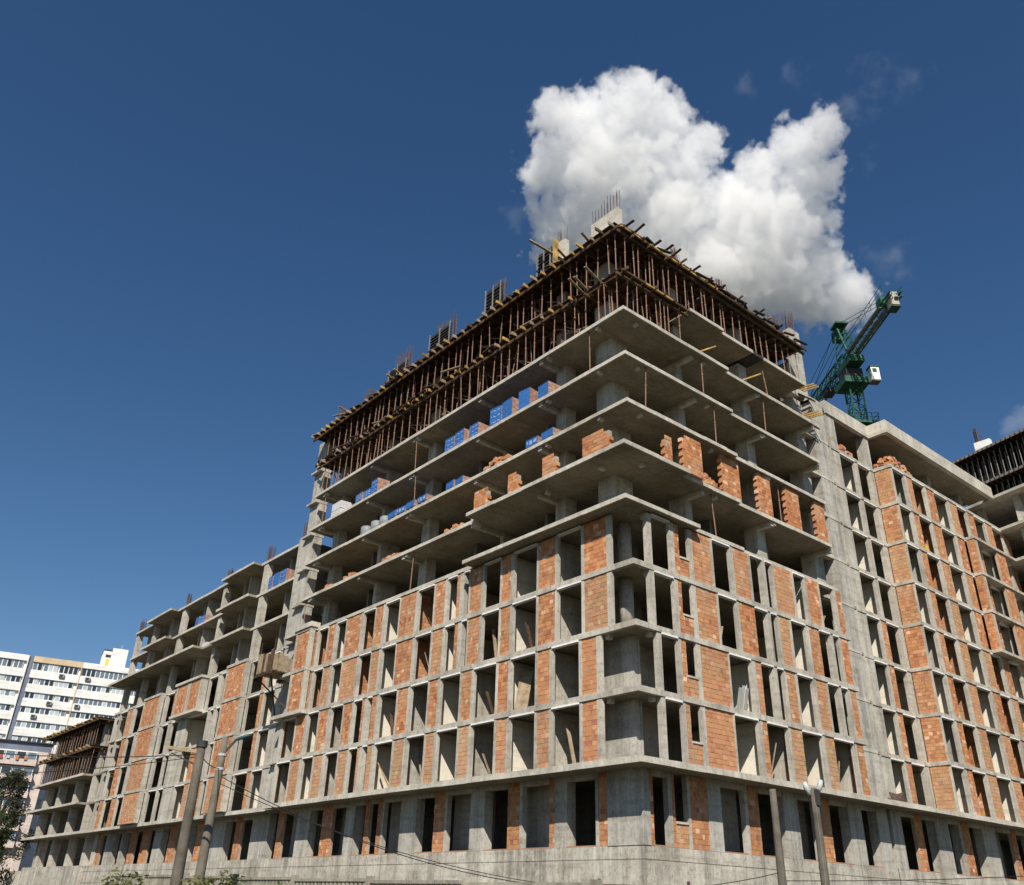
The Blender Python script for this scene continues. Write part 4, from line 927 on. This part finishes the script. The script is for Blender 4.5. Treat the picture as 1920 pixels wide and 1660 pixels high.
# ------------------------------------------------------------------ precast fence
fn = thing('precast_fence', 'weathered precast concrete fence along the bottom of the plinth', 'fence', (13, 28, GZ))
def fz(y): return .50 + (y - 17.5) * .0105
y = 13.0
while y < 41:
    zt = fz(y)
    bx('fence_post', 'fence_concrete', fn, 12.92, 13.1, y - .08, y + .08, GZ, zt + .05)
    bx('cap_rail', 'fence_concrete', fn, 12.95, 13.06, y + .085, y + 4.0 - .085, zt - .07, zt)
    bx('lower_rail', 'fence_concrete', fn, 12.96, 13.05, y + .085, y + 4.0 - .085, zt - .55, zt - .44)
    for q in range(18): bx('baluster', 'fence_concrete', fn, 12.98, 13.03, y + .15 + q * .21, y + .28 + q * .21, zt - .435, zt - .075)
    bx('fence_panel', 'fence_concrete', fn, 12.97, 13.04, y + .085, y + 4.0 - .085, GZ, zt - .56)
    y += 4.0
rl = thing('metal_railing', 'low rusty metal railing at the foot of the corner', 'railing', (17, 15.2, GZ))
x_, y_ = azp(42.2, 22)
for k, dd in enumerate((-1.0, 1.0)):
    q = Vector((x_, y_, 0)) + rt * dd; MB().bar((q.x, q.y, GZ), (q.x, q.y, .62), .05).build('post', 'rebar', rl)
for zz in (.5, .42): MB().bar(Vector((x_, y_, zz)) - rt * 1.0, Vector((x_, y_, zz)) + rt * 1.0, .03).build('rail', 'rebar', rl)
for k in range(26):
    q = Vector((x_, y_, 0)) - rt * (.96 - k * .075); MB().bar((q.x, q.y, -.8), (q.x, q.y, .42), .018).build('bar', 'rebar', rl)

# ------------------------------------------------------------------ plants
def leaves(mb, c, r, n, size, droop=0.0, flat=1.0):
    for _ in range(n):
        d = Vector((random.gauss(0, 1), random.gauss(0, 1), random.gauss(0, 1))).normalized()
        p = c + Vector((d.x * r.x, d.y * r.y, d.z * r.z)) * random.random() ** .45
        a1 = Vector((random.gauss(0, 1), random.gauss(0, 1), random.gauss(0, .6) - droop)).normalized()
        b1 = a1.cross(Vector((random.gauss(0, 1), random.gauss(0, 1), random.gauss(0, 1)))).normalized()
        s = size * random.uniform(.6, 1.4); n0 = len(mb.v)
        mb.v += [tuple(p - a1 * s), tuple(p + b1 * s * .38), tuple(p + a1 * s), tuple(p - b1 * s * .38)]
        mb.f.append((n0, n0 + 1, n0 + 2, n0 + 3)); v = random.random(); mb.t.append((v, v, v))
def tree(x, y, h, spread, label, mat, clumps, size, droop=0.0, name='leafy_tree'):
    t = thing(name, label, 'tree', (x, y, GZ)); tr = MB()
    tr.tube([(x, y, GZ), (x + .1, y, GZ + h * .3), (x - .1, y + .1, GZ + h * .62), (x, y, GZ + h * .9)], [.32, .24, .14, .04], 9)
    cr = MB()
    for k in range(clumps):
        an = random.random() * 6.28; rr = spread * random.random() ** .6; zz = GZ + h * random.uniform(.04 if droop else .3, .98)
        taper = 1 - max(0, (zz - GZ) / h - .55) * 1.5
        c = Vector((x + math.cos(an) * rr * taper, y + math.sin(an) * rr * taper, zz))
        if k % 3 == 0: tr.tube([(x, y, GZ + h * .35), tuple((Vector((x, y, GZ + h * .5)) + c) / 2), tuple(c)], [.12, .07, .02], 5)
        leaves(cr, c, Vector((random.uniform(.6, 1.2), random.uniform(.6, 1.2), random.uniform(.5, 1.1) * (1.6 if droop else 1))), 200, size, droop)
    tr.build('trunk', 'bark', t); cr.build('crown', mat, t, 'stuff')
for az, d, h, sp, lab, mt_, cl, dr in ((80.6, 95, 9.6, 5.0, 'dark drooping willow at the left edge below the white tower block', 'leaf_dark', 190, 1.6),
                              (82.8, 99, 11.0, 5.0, 'tall dark willow at the very left behind the drooping one', 'leaf_dark', 120, 1.2),
                              (78.6, 138, 15.5, 4.6, 'grey green tree between the end block and the pink balconies', 'leaf_grey', 80, 0),
                              (81.0, 145, 15.0, 5.0, 'grey green tree farther left in front of the pink balconies', 'leaf_grey', 70, 0)):
    x, y = azp(az, d); tree(x, y, h, sp, lab, mt_, cl, .17, dr)
def bush(az, d, zt, w_, label, n=700):
    x, y = azp(az, d); t = thing('leafy_bush', label, 'bush', (x, y, GZ)); mb = MB(); st = MB()
    for k in range(6):
        px, py = x + random.uniform(-.5, .5) * w_, y + random.uniform(-.5, .5) * w_
        st.tube([(x, y, GZ), (px, py, GZ + 1.0), (px, py, zt - .35)], [.03, .02, .01], 5)
        leaves(mb, Vector((px, py, zt - random.uniform(.3, 1.0))), Vector((w_ * .35, w_ * .35, .42)), n // 6, .075)
    st.build('stem', 'bark', t); mb.build('crown', 'leaf_green', t, 'stuff')
bush(71.6, 26, .54, 1.5, 'yellow green bush at the fence left of the stout pole')
bush(67.3, 26, .56, 1.2, 'yellow green bush growing over the fence right of the brown pole', 600)
bush(65.5, 25, .48, 1.0, 'low bush peeking over the fence between the brown pole and the next post', 450)
bush(63.2, 25, .42, .8, 'small bush peeking over the fence farthest from the poles', 300)
bush(35.9, 25, .62, .9, 'small dark bush at the bottom between the bare pole and the railing', 350)

# ------------------------------------------------------------------ white tower block far left
WA = R_(78.0); WD = 219.0; KS = 1.273
wc = Vector((math.cos(WA) * WD, math.sin(WA) * WD, 0)); wr = Vector((math.sin(WA), -math.cos(WA), 0)); wn = -Vector((math.cos(WA), math.sin(WA), 0))
wt = thing('tower_block', 'white many storeyed residential block with long strips of windows', 'building', (wc.x, wc.y, GZ))
def wbox(name, mat, parent, s0, s1, d0, d1, z0, z1):
    """s along the facade (to the right), d depth behind it"""
    mb = MB(); n = 0
    for s_, d_, z_ in ((s0, d0, z0), (s1, d0, z0), (s1, d1, z0), (s0, d1, z0), (s0, d0, z1), (s1, d0, z1), (s1, d1, z1), (s0, d1, z1)):
        mb.v.append(tuple(wc + wr * s_ * KS - wn * d_ + Vector((0, 0, z_))))
    mb.f = [(0, 3, 2, 1), (4, 5, 6, 7), (0, 1, 5, 4), (1, 2, 6, 5), (2, 3, 7, 6), (3, 0, 4, 7)]
    return mb.build(name, mat, parent)
ZTOP = .2088 * WD + .15
wbox('body', 'render_white', wt, -19, 16.5, .6, 13, GZ, ZTOP - .3)
wbox('joint_recess', 'render_blue_and_shade', wt, -4.0, -3.1, .35, .61, 17, ZTOP - .1)  # shadowed gap between the wall parts, its shade painted in as blue-grey
SEG = [(-19, -4.0), (-3.1, 4.6), (4.75, 16.4)]
for si, (s0, s1) in enumerate(SEG):
    for f_ in range(10):
        zt = ZTOP - f_ * 3.02
        top_mat = 'render_beige' if (si == 1 and f_ == 0) else 'render_white'
        wbox('parapet_band', top_mat, wt, s0, s1, 0, .6, zt - 1.65 if f_ else zt - 1.25, zt)
        z1 = zt - 1.66 if f_ else zt - 1.26; z0 = zt - 3.02 + .01 if f_ else zt - 3.02 + .01
        s_ = s0 + .1
        while s_ < s1 - .8:
            k = random.choice((2, 3, 3, 4)); pw = .74
            if s_ + k * pw > s1: k = max(1, int((s1 - s_) / pw))
            wn_ = wbox('window', 'white_paint', wt, s_, s_ + k * pw, .30, .58, z0 - .0, z1)
            base = random.choice(('glass_dark', 'glass_grey', 'glass_pale', 'glass_grey'))
            for q in range(k):
                gm = base if random.random() < .65 else random.choice(('glass_dark', 'glass_grey', 'glass_pale'))
                wbox('pane', gm, wn_, s_ + q * pw + .07, s_ + (q + 1) * pw - .07, .27, .299, z0 + .12, z1 - .1)
            s_ += k * pw + random.choice((.02, .02, .25))
    wbox('pier', 'render_white' if si != 1 else 'render_beige', wt, s1 - .02, s1 + .13, -.04, .55, 17, ZTOP - .05)
for s_, f_ in ((-12.5, 2), (-17.8, 3), (1.4, 1), (5.6, 1), (.6, 3), (5.0, 3), (13.6, 3), (-1.2, 4), (9.0, 5)):
    u = wbox('air_conditioner', 'plastic_grey', wt, s_, s_ + .85, -.42, -.02, ZTOP - f_ * 3.02 - .95, ZTOP - f_ * 3.02 - .25)
    wbox('fan', 'dark_steel', u, s_ + .1, s_ + .6, -.43, -.421, ZTOP - f_ * 3.02 - .87, ZTOP - f_ * 3.02 - .33)
ph = wbox('penthouse', 'render_white', wt, 7.6, 9.0, 1.5, 8, ZTOP - .3, ZTOP + 3.6)
wbox('opening', 'dark_steel', ph, 8.0, 8.9, 1.44, 1.49, ZTOP + 2.1, ZTOP + 2.7); wbox('yellow_sign', 'plastic_yellow', ph, 8.2, 8.75, 1.42, 1.48, ZTOP + .4, ZTOP + 1.7)
wbox('roof_cap', 'dark_steel', ph, 7.55, 9.0, 1.4, 8, ZTOP + 3.61, ZTOP + 3.8)
wbox('stair_tower', 'render_white', wt, 9.02, 11.6, 1.2, 8, ZTOP - .3, ZTOP + 4.3)
wbox('antenna', 'galvanised', wt, 10.4, 10.48, 3, 3.1, ZTOP + 4.3, ZTOP + 5.6)
# pink lower building in front of it
pk = thing('balcony_house', 'pink and beige block with laundry hung on its balconies', 'building', (wc.x, wc.y, GZ))
WO = -9.0       # stands in front of the tower
ZP = .1285 * 209
wbox('wall', 'render_beige', pk, -19, -8.2, WO + .8, WO + 5, GZ, ZP - 1.6); wbox('wall', 'render_pink', pk, -8.2, 3, WO + .8, WO + 5, GZ, ZP - 1.6)
wbox('attic', 'render_blue_and_shade', pk, -19, 3.2, WO + 1.4, WO + 6, ZP - 1.59, ZP); wbox('roof_slab', 'dark_steel', pk, -19, 3.4, WO + .9, WO + 6.2, ZP + .01, ZP + .25)
for f_ in range(6):
    z = ZP - 1.6 - f_ * 3.0
    bl = wbox('balcony', 'render_pink', pk, -6.4, 1.5, WO - .5, WO + .79, z - 2.9, z - 1.75)
    for q in range(5):
        w_ = wbox('window', 'white_paint', pk, -6.3 + q * 1.55, -4.85 + q * 1.55, WO + .1, WO + .79, z - 1.74, z - .2)
        wbox('pane', random.choice(('glass_dark', 'glass_grey')), w_, -6.2 + q * 1.55, -4.95 + q * 1.55, WO + .07, WO + .099, z - 1.65, z - .35)
    w_ = wbox('window', 'white_paint', pk, -11.5, -9.4, WO + .74, WO + .79, z - 2.2, z - .7); wbox('pane', 'glass_dark', w_, -11.4, -9.5, WO + .71, WO + .739, z - 2.1, z - .8)
for k, (s_, m_, h_) in enumerate((( -5.8, 'cloth_white', 1.3), (-4.6, 'cloth_white', 1.0), (-3.9, 'cloth_red', 1.2), (-2.9, 'cloth_white', .8), (-1.6, 'cloth_orange', 1.5), (-.4, 'cloth_orange', 1.1)), 1):
    tag(wbox('laundry', m_, None, s_, s_ + .45, WO - .75, WO - .70, ZP - 3.2 - h_ * .3, ZP - 3.2 + h_ * .3), 'piece of laundry on the top pink balcony, %s in the line' % ordn(k), 'laundry', 'laundry on the balcony')

# ------------------------------------------------------------------ tower crane
cx_, cy_ = azp(26.0, 97); e = Vector((-.6, -.8, 0)); sd = Vector((.8, -.6, 0)); Z = Vector((0, 0, 1)); C0 = Vector((cx_, cy_, 0))
cr = thing('tower_crane', 'green tower crane with white cab and concrete counterweight behind the right block', 'crane', (cx_, cy_, GZ))
def lattice(name, p0, p1, u, v, hw, hh, step, chord, web, mat, parent):
    mb = MB(); d = (p1 - p0); L = d.length; d = d / L; n = max(2, int(L / step))
    cs = [u * a_ * hw + v * b_ * hh for a_, b_ in ((-1, -1), (1, -1), (1, 1), (-1, 1))]
    for c in cs: mb.bar(p0 + c, p1 + c, chord)
    for k in range(n):
        q0, q1 = p0 + d * L * k / n, p0 + d * L * (k + 1) / n
        for i in range(4):
            a_, b_ = cs[i], cs[(i + 1) % 4]
            mb.bar(q0 + a_, q0 + b_, web); mb.bar(q0 + a_, q1 + b_, web)
            if k % 2: mb.bar(q0 + b_, q1 + a_, web)
    return mb.build(name, mat, parent, 'stuff')
lattice('mast', C0 + Z * GZ, C0 + Z * 56, e, sd, .72, .72, 1.5, .15, .08, 'crane_green', cr)
def obox(name, c, he, hs, hz, mat, parent):
    mb = MB()
    for z_ in (-hz, hz):
        for a_, b_ in ((-1, -1), (1, -1), (1, 1), (-1, 1)): mb.v.append(tuple(c + e * he * a_ + sd * hs * b_ + Z * z_))
    mb.f = [(0, 3, 2, 1), (4, 5, 6, 7), (0, 1, 5, 4), (1, 2, 6, 5), (2, 3, 7, 6), (3, 0, 4, 7)]
    return mb.build(name, mat, parent)
obox('slew_ring', C0 + Z * 56.4, 1.5, 1.5, .4, 'crane_green', cr); obox('turntable', C0 + Z * 57.5, 1.1, 1.0, .7, 'dark_steel', cr); obox('machine_deck', C0 + Z * 58.9 + e * .4, 1.9, .9, .45, 'crane_green', cr)
obox('mast_collar', C0 + Z * 50.6, 1.6, 1.6, .15, 'crane_green', cr); 
mb = MB()
for k in range(5):
    for s_ in (-1, 1): mb.bar(C0 + Z * 50.7 + e * 1.6 * s_ + sd * (k - 2) * .8, C0 + Z * 51.7 + e * 1.7 * s_ + sd * (k - 2) * .8, .05)
for zz in (51.2, 51.7):
    for s_ in (-1, 1): mb.bar(C0 + Z * zz + e * 1.68 * s_ - sd * 1.6, C0 + Z * zz + e * 1.68 * s_ + sd * 1.6, .05); mb.bar(C0 + Z * zz - e * 1.68 + sd * 1.68 * s_, C0 + Z * zz + e * 1.68 + sd * 1.68 * s_, .05)
mb.build('collar_railing', 'crane_green', cr, 'stuff')
# counter jib (toward the street) with walkway and ballast
lattice('counter_jib', C0 + Z * 60.0, C0 + Z * 60.0 + e * 13.2, sd, Z, .6, .28, 1.3, .13, .06, 'crane_green', cr)
obox('walkway', C0 + Z * 59.65 + e * 7.2 + sd * .1, 5.9, .22, .04, 'crane_grey', cr); obox('walkway', C0 + Z * 59.66 + e * 6.4 - sd * .85, 4.6, .16, .04, 'crane_grey', cr)
mb = MB()
for s_ in (-1.35, .95):
    for k in range(9): mb.bar(C0 + e * (1.5 + k * 1.4) + sd * s_ + Z * 60, C0 + e * (1.5 + k * 1.4) + sd * s_ + Z * 61.2, .05)
    for zz in (60.6, 61.2): mb.bar(C0 + e * 1.5 + sd * s_ + Z * zz, C0 + e * 12.9 + sd * s_ + Z * zz, .05)
mb.build('handrail', 'crane_green', cr, 'stuff')
for k in range(2): obox('counterweight', C0 + Z * 59.7 + e * (11.9 + k * .6), .26, .4, .85, 'concrete_column', cr)
obox('counterweight_tray', C0 + Z * 58.6 + e * 12.2, .65, .5, .05, 'crane_green', cr)
obox('winch', C0 + Z * 60.9 + e * 10.2, .6, .5, .45, 'crane_green', cr)
lattice('jib', C0 + Z * 60.2, C0 + Z * 60.6 - e * 34, sd, Z, .6, .6, 1.5, .15, .08, 'crane_green', cr)
obox('trolley', C0 + Z * 59.2 - e * 6.3, .8, .6, .35, 'dark_steel', cr)
# tower head
ap = C0 + Z * 65.4 - e * .6
mb = MB()
for s_ in (-.75, .75):
    mb.bar(C0 + e * 1.6 + sd * s_ + Z * 60.4, ap + sd * s_ * .55, .2); mb.bar(C0 - e * 1.5 + sd * s_ + Z * 60.4, ap + sd * s_ * .55 - e * .4, .14)
    for k in range(1, 5): f = k / 5; mb.bar((C0 + e * 1.6 + sd * s_ + Z * 60.4).lerp(ap + sd * s_ * .55, f), (C0 - e * 1.5 + sd * s_ + Z * 60.4).lerp(ap + sd * s_ * .55, f), .08)
for k in range(6): f = k / 6; mb.bar((C0 + e * 1.6 + Z * 60.4).lerp(ap, f) - sd * (.75 - .34 * f), (C0 + e * 1.6 + Z * 60.4).lerp(ap, f + .12) + sd * (.75 - .34 * f), .08)
mb.build('tower_head', 'crane_green', cr, 'stuff')
obox('head_platform', ap + Z * .1, .9, .8, .12, 'crane_green', cr); obox('pulley_block', ap - Z * .9 - e * .9, .5, .55, .7, 'crane_green', cr)
mb = MB()
for s_ in (-.4, .4):
    mb.tube([ap + sd * s_ + Z * .2, C0 + e * 11.5 + sd * s_ + Z * 60.6], .035, 5); mb.tube([ap + sd * s_ - e * .8 - Z * .6, C0 - e * 22 + sd * s_ + Z * 61.2], .035, 5); mb.tube([ap + sd * s_ * 1.5 - e * .8 - Z * .8, C0 - e * 12 + sd * s_ + Z * 61.0], .03, 5)
mb.build('stay_ropes', 'cable_black', cr, 'stuff')
vr = Vector((math.sin(R_(26)), -math.cos(R_(26)), 0)); cc = C0 + vr * 2.3 + e * .5 + Z * 57.0
cab = obox('cab', cc, .5, .5, .85, 'white_paint', cr)
obox('cab_roof', cc + Z * .95, .58, .58, .08, 'crane_green', cr); obox('cab_floor', cc - Z * .96, .54, .54, .09, 'crane_grey', cr)
q = cc + e * .505; mb = MB()
for a_, z_ in ((-.32, .1), (.2, .1), (.2, .65), (-.32, .65)): mb.v.append(tuple(q + sd * a_ + Z * z_ + e * .01))
mb.f = [(0, 1, 2, 3)]; mb.build('cab_window', 'crane_green', cr)
q = cc + sd * .505; mb = MB()
for a_, z_ in ((-.4, .0), (.4, .0), (.4, .7), (-.4, .7)): mb.v.append(tuple(q + e * a_ + Z * z_ + sd * .01))
mb.f = [(0, 1, 2, 3)]; mb.build('cab_window', 'glass_dark', cr)

# ------------------------------------------------------------------ clouds: real volumes far behind the site
def px_dir(px, py):
    return (fw + rt2 * ((px - 960) / 1628.0) - up2 * ((py - 830) / 1628.0)).normalized()
def cloud(name, label, blobs, dist, res, dens, base_noise, amp, edge, soft, floor_k=0.0):
    """blobs: (bearing pixel x, y, radius in pixels, depth offset in radii) -> spheres of real size at a real distance"""
    pts = []
    for bxp, byp, br, dp in blobs:
        d = px_dir(bxp, byp); r = br * dist / 1628.0 / d.dot(fw)
        pts.append((d * (dist + dp * r), r))
    mn = Vector([min(p[i] - r * 1.25 for p, r in pts) for i in range(3)]); mx = Vector([max(p[i] + r * 1.25 for p, r in pts) for i in range(3)])
    ng = bpy.data.node_groups.new(name, 'GeometryNodeTree'); ng.interface.new_socket('Geometry', in_out='OUTPUT', socket_type='NodeSocketGeometry')
    nn, lk = ng.nodes, ng.links
    pos = nn.new('GeometryNodeInputPosition'); acc = None
    def M(op, a, b=None, c=None):
        n = nn.new('ShaderNodeMath'); n.operation = op
        for k, v in enumerate((a, b, c)):
            if v is None: continue
            if isinstance(v, (int, float)): n.inputs[k].default_value = v
            else: lk.new(v, n.inputs[k])
        return n.outputs[0]
    # domain warp for billowing
    wn1 = nn.new('ShaderNodeTexNoise'); wn1.inputs['Scale'].default_value = base_noise * .6; wn1.inputs['Detail'].default_value = 2
    lk.new(pos.outputs[0], wn1.inputs['Vector'])
    vs = nn.new('ShaderNodeVectorMath'); vs.operation = 'SUBTRACT'; lk.new(wn1.outputs['Color'], vs.inputs[0]); vs.inputs[1].default_value = (.5, .5, .5)
    vm = nn.new('ShaderNodeVectorMath'); vm.operation = 'MULTIPLY_ADD'; lk.new(vs.outputs[0], vm.inputs[0]); vm.inputs[1].default_value = (60 * dist / 2000,) * 3; lk.new(pos.outputs[0], vm.inputs[2])
    for p, r in pts:
        d = nn.new('ShaderNodeVectorMath'); d.operation = 'DISTANCE'; lk.new(vm.outputs[0], d.inputs[0]); d.inputs[1].default_value = p
        f = M('MULTIPLY_ADD', d.outputs['Value'], -1.0 / r, 1.0)
        acc = f if acc is None else M('SMOOTH_MAX', acc, f, .2)
    n1 = nn.new('ShaderNodeTexNoise'); n1.inputs['Scale'].default_value = base_noise; n1.inputs['Detail'].default_value = 8; n1.inputs['Roughness'].default_value = .74
    lk.new(pos.outputs[0], n1.inputs['Vector'])
    f = M('ADD', acc, M('MULTIPLY', M('SUBTRACT', n1.outputs['Fac'], .5), amp))
    n2 = nn.new('ShaderNodeTexNoise'); n2.inputs['Scale'].default_value = base_noise * 1.9; n2.inputs['Detail'].default_value = 3; n2.inputs['Roughness'].default_value = .55
    lk.new(vm.outputs[0], n2.inputs['Vector'])
    f = M('ADD', f, M('MULTIPLY_ADD', M('ABSOLUTE', M('SUBTRACT', n2.outputs['Fac'], .5)), 2.2, -.21))     # cauliflower lobes
    mr = nn.new('ShaderNodeMapRange'); mr.interpolation_type = 'SMOOTHSTEP'; mr.inputs['From Min'].default_value = edge; mr.inputs['From Max'].default_value = edge + soft; mr.inputs['To Min'].default_value = 0; mr.inputs['To Max'].default_value = dens
    lk.new(f, mr.inputs['Value'])
    vc = nn.new('GeometryNodeVolumeCube'); lk.new(mr.outputs[0], vc.inputs['Density'])
    vc.inputs['Min'].default_value = mn; vc.inputs['Max'].default_value = mx
    vx = dist / 1628.0 * res
    for k, ax in enumerate('XYZ'): vc.inputs['Resolution ' + ax].default_value = int((mx[k] - mn[k]) / vx)
    mt = bpy.data.materials.new(name + '_vapour'); mt.use_nodes = True; t = mt.node_tree; t.nodes.clear()
    pv = t.nodes.new('ShaderNodeVolumePrincipled'); pv.inputs['Color'].default_value = (.998, .998, .999, 1); pv.inputs['Density'].default_value = 1.0; pv.inputs['Anisotropy'].default_value = CL_G
    ou = t.nodes.new('ShaderNodeOutputMaterial'); t.links.new(pv.outputs[0], ou.inputs['Volume'])
    sm = nn.new('GeometryNodeSetMaterial'); sm.inputs['Material'].default_value = mt; lk.new(vc.outputs[0], sm.inputs[0])
    go = nn.new('NodeGroupOutput'); lk.new(sm.outputs[0], go.inputs[0])
    me = bpy.data.meshes.new(name); o = bpy.data.objects.new(name, me); COL.objects.link(o); me.materials.append(mt)
    md = o.modifiers.new('volume', 'NODES'); md.node_group = ng
    o['kind'] = 'stuff'; o['label'] = label
    return o
CL_G = 0.0
CLOUD = [(1045, 225, 52, 0), (1105, 225, 58, .5), (1185, 205, 60, 0), (1250, 240, 62, .4), (1312, 272, 50, 0), (1060, 310, 78, .2), (1150, 320, 98, -.2), (1250, 330, 82, .2), (1012, 335, 38, 0), (1045, 420, 62, .3), (1120, 420, 92, 0), (1025, 480, 44, .5),
         (1535, 250, 38, 0), (1490, 280, 50, .4), (1430, 325, 55, 0), (1515, 330, 52, .2), (1360, 380, 60, .3), (1290, 400, 78, -.3), (1400, 415, 84, -.2), (1490, 410, 76, 0), (1220, 470, 92, 0), (1330, 490, 95, -.3), (1440, 500, 95, 0), (1530, 495, 58, .3), (1260, 550, 80, .3), (1400, 560, 72, .2), (1505, 560, 66, .3), (1585, 560, 60, .2), (1610, 565, 42, .5)]
cloud('cloud', 'big white cumulus cloud rising behind the corner of the tall block', CLOUD, 2000, 1.8, .022, .0105, 1.9, .10, .11)
WISP = [(1640, 185, 48, 0), (1690, 165, 36, 0), (1590, 205, 40, 0), (1500, 150, 34, 0), (1400, 160, 26, 0), (1610, 280, 34, 0), (962, 400, 30, 0), (1675, 482, 34, 0), (1640, 478, 22, 0)]
cloud('cloud', 'thin wisps of cloud around the big cumulus', WISP, 2300, 3.0, .0016, .011, 7.5, .35, 1.0)
cloud('cloud', 'small white cloud at the right edge above the far wing', [(1905, 800, 26, 0), (1935, 790, 30, 0), (1890, 815, 16, 0)], 2100, 2.2, .004, .014, 3.4, .12, .4)
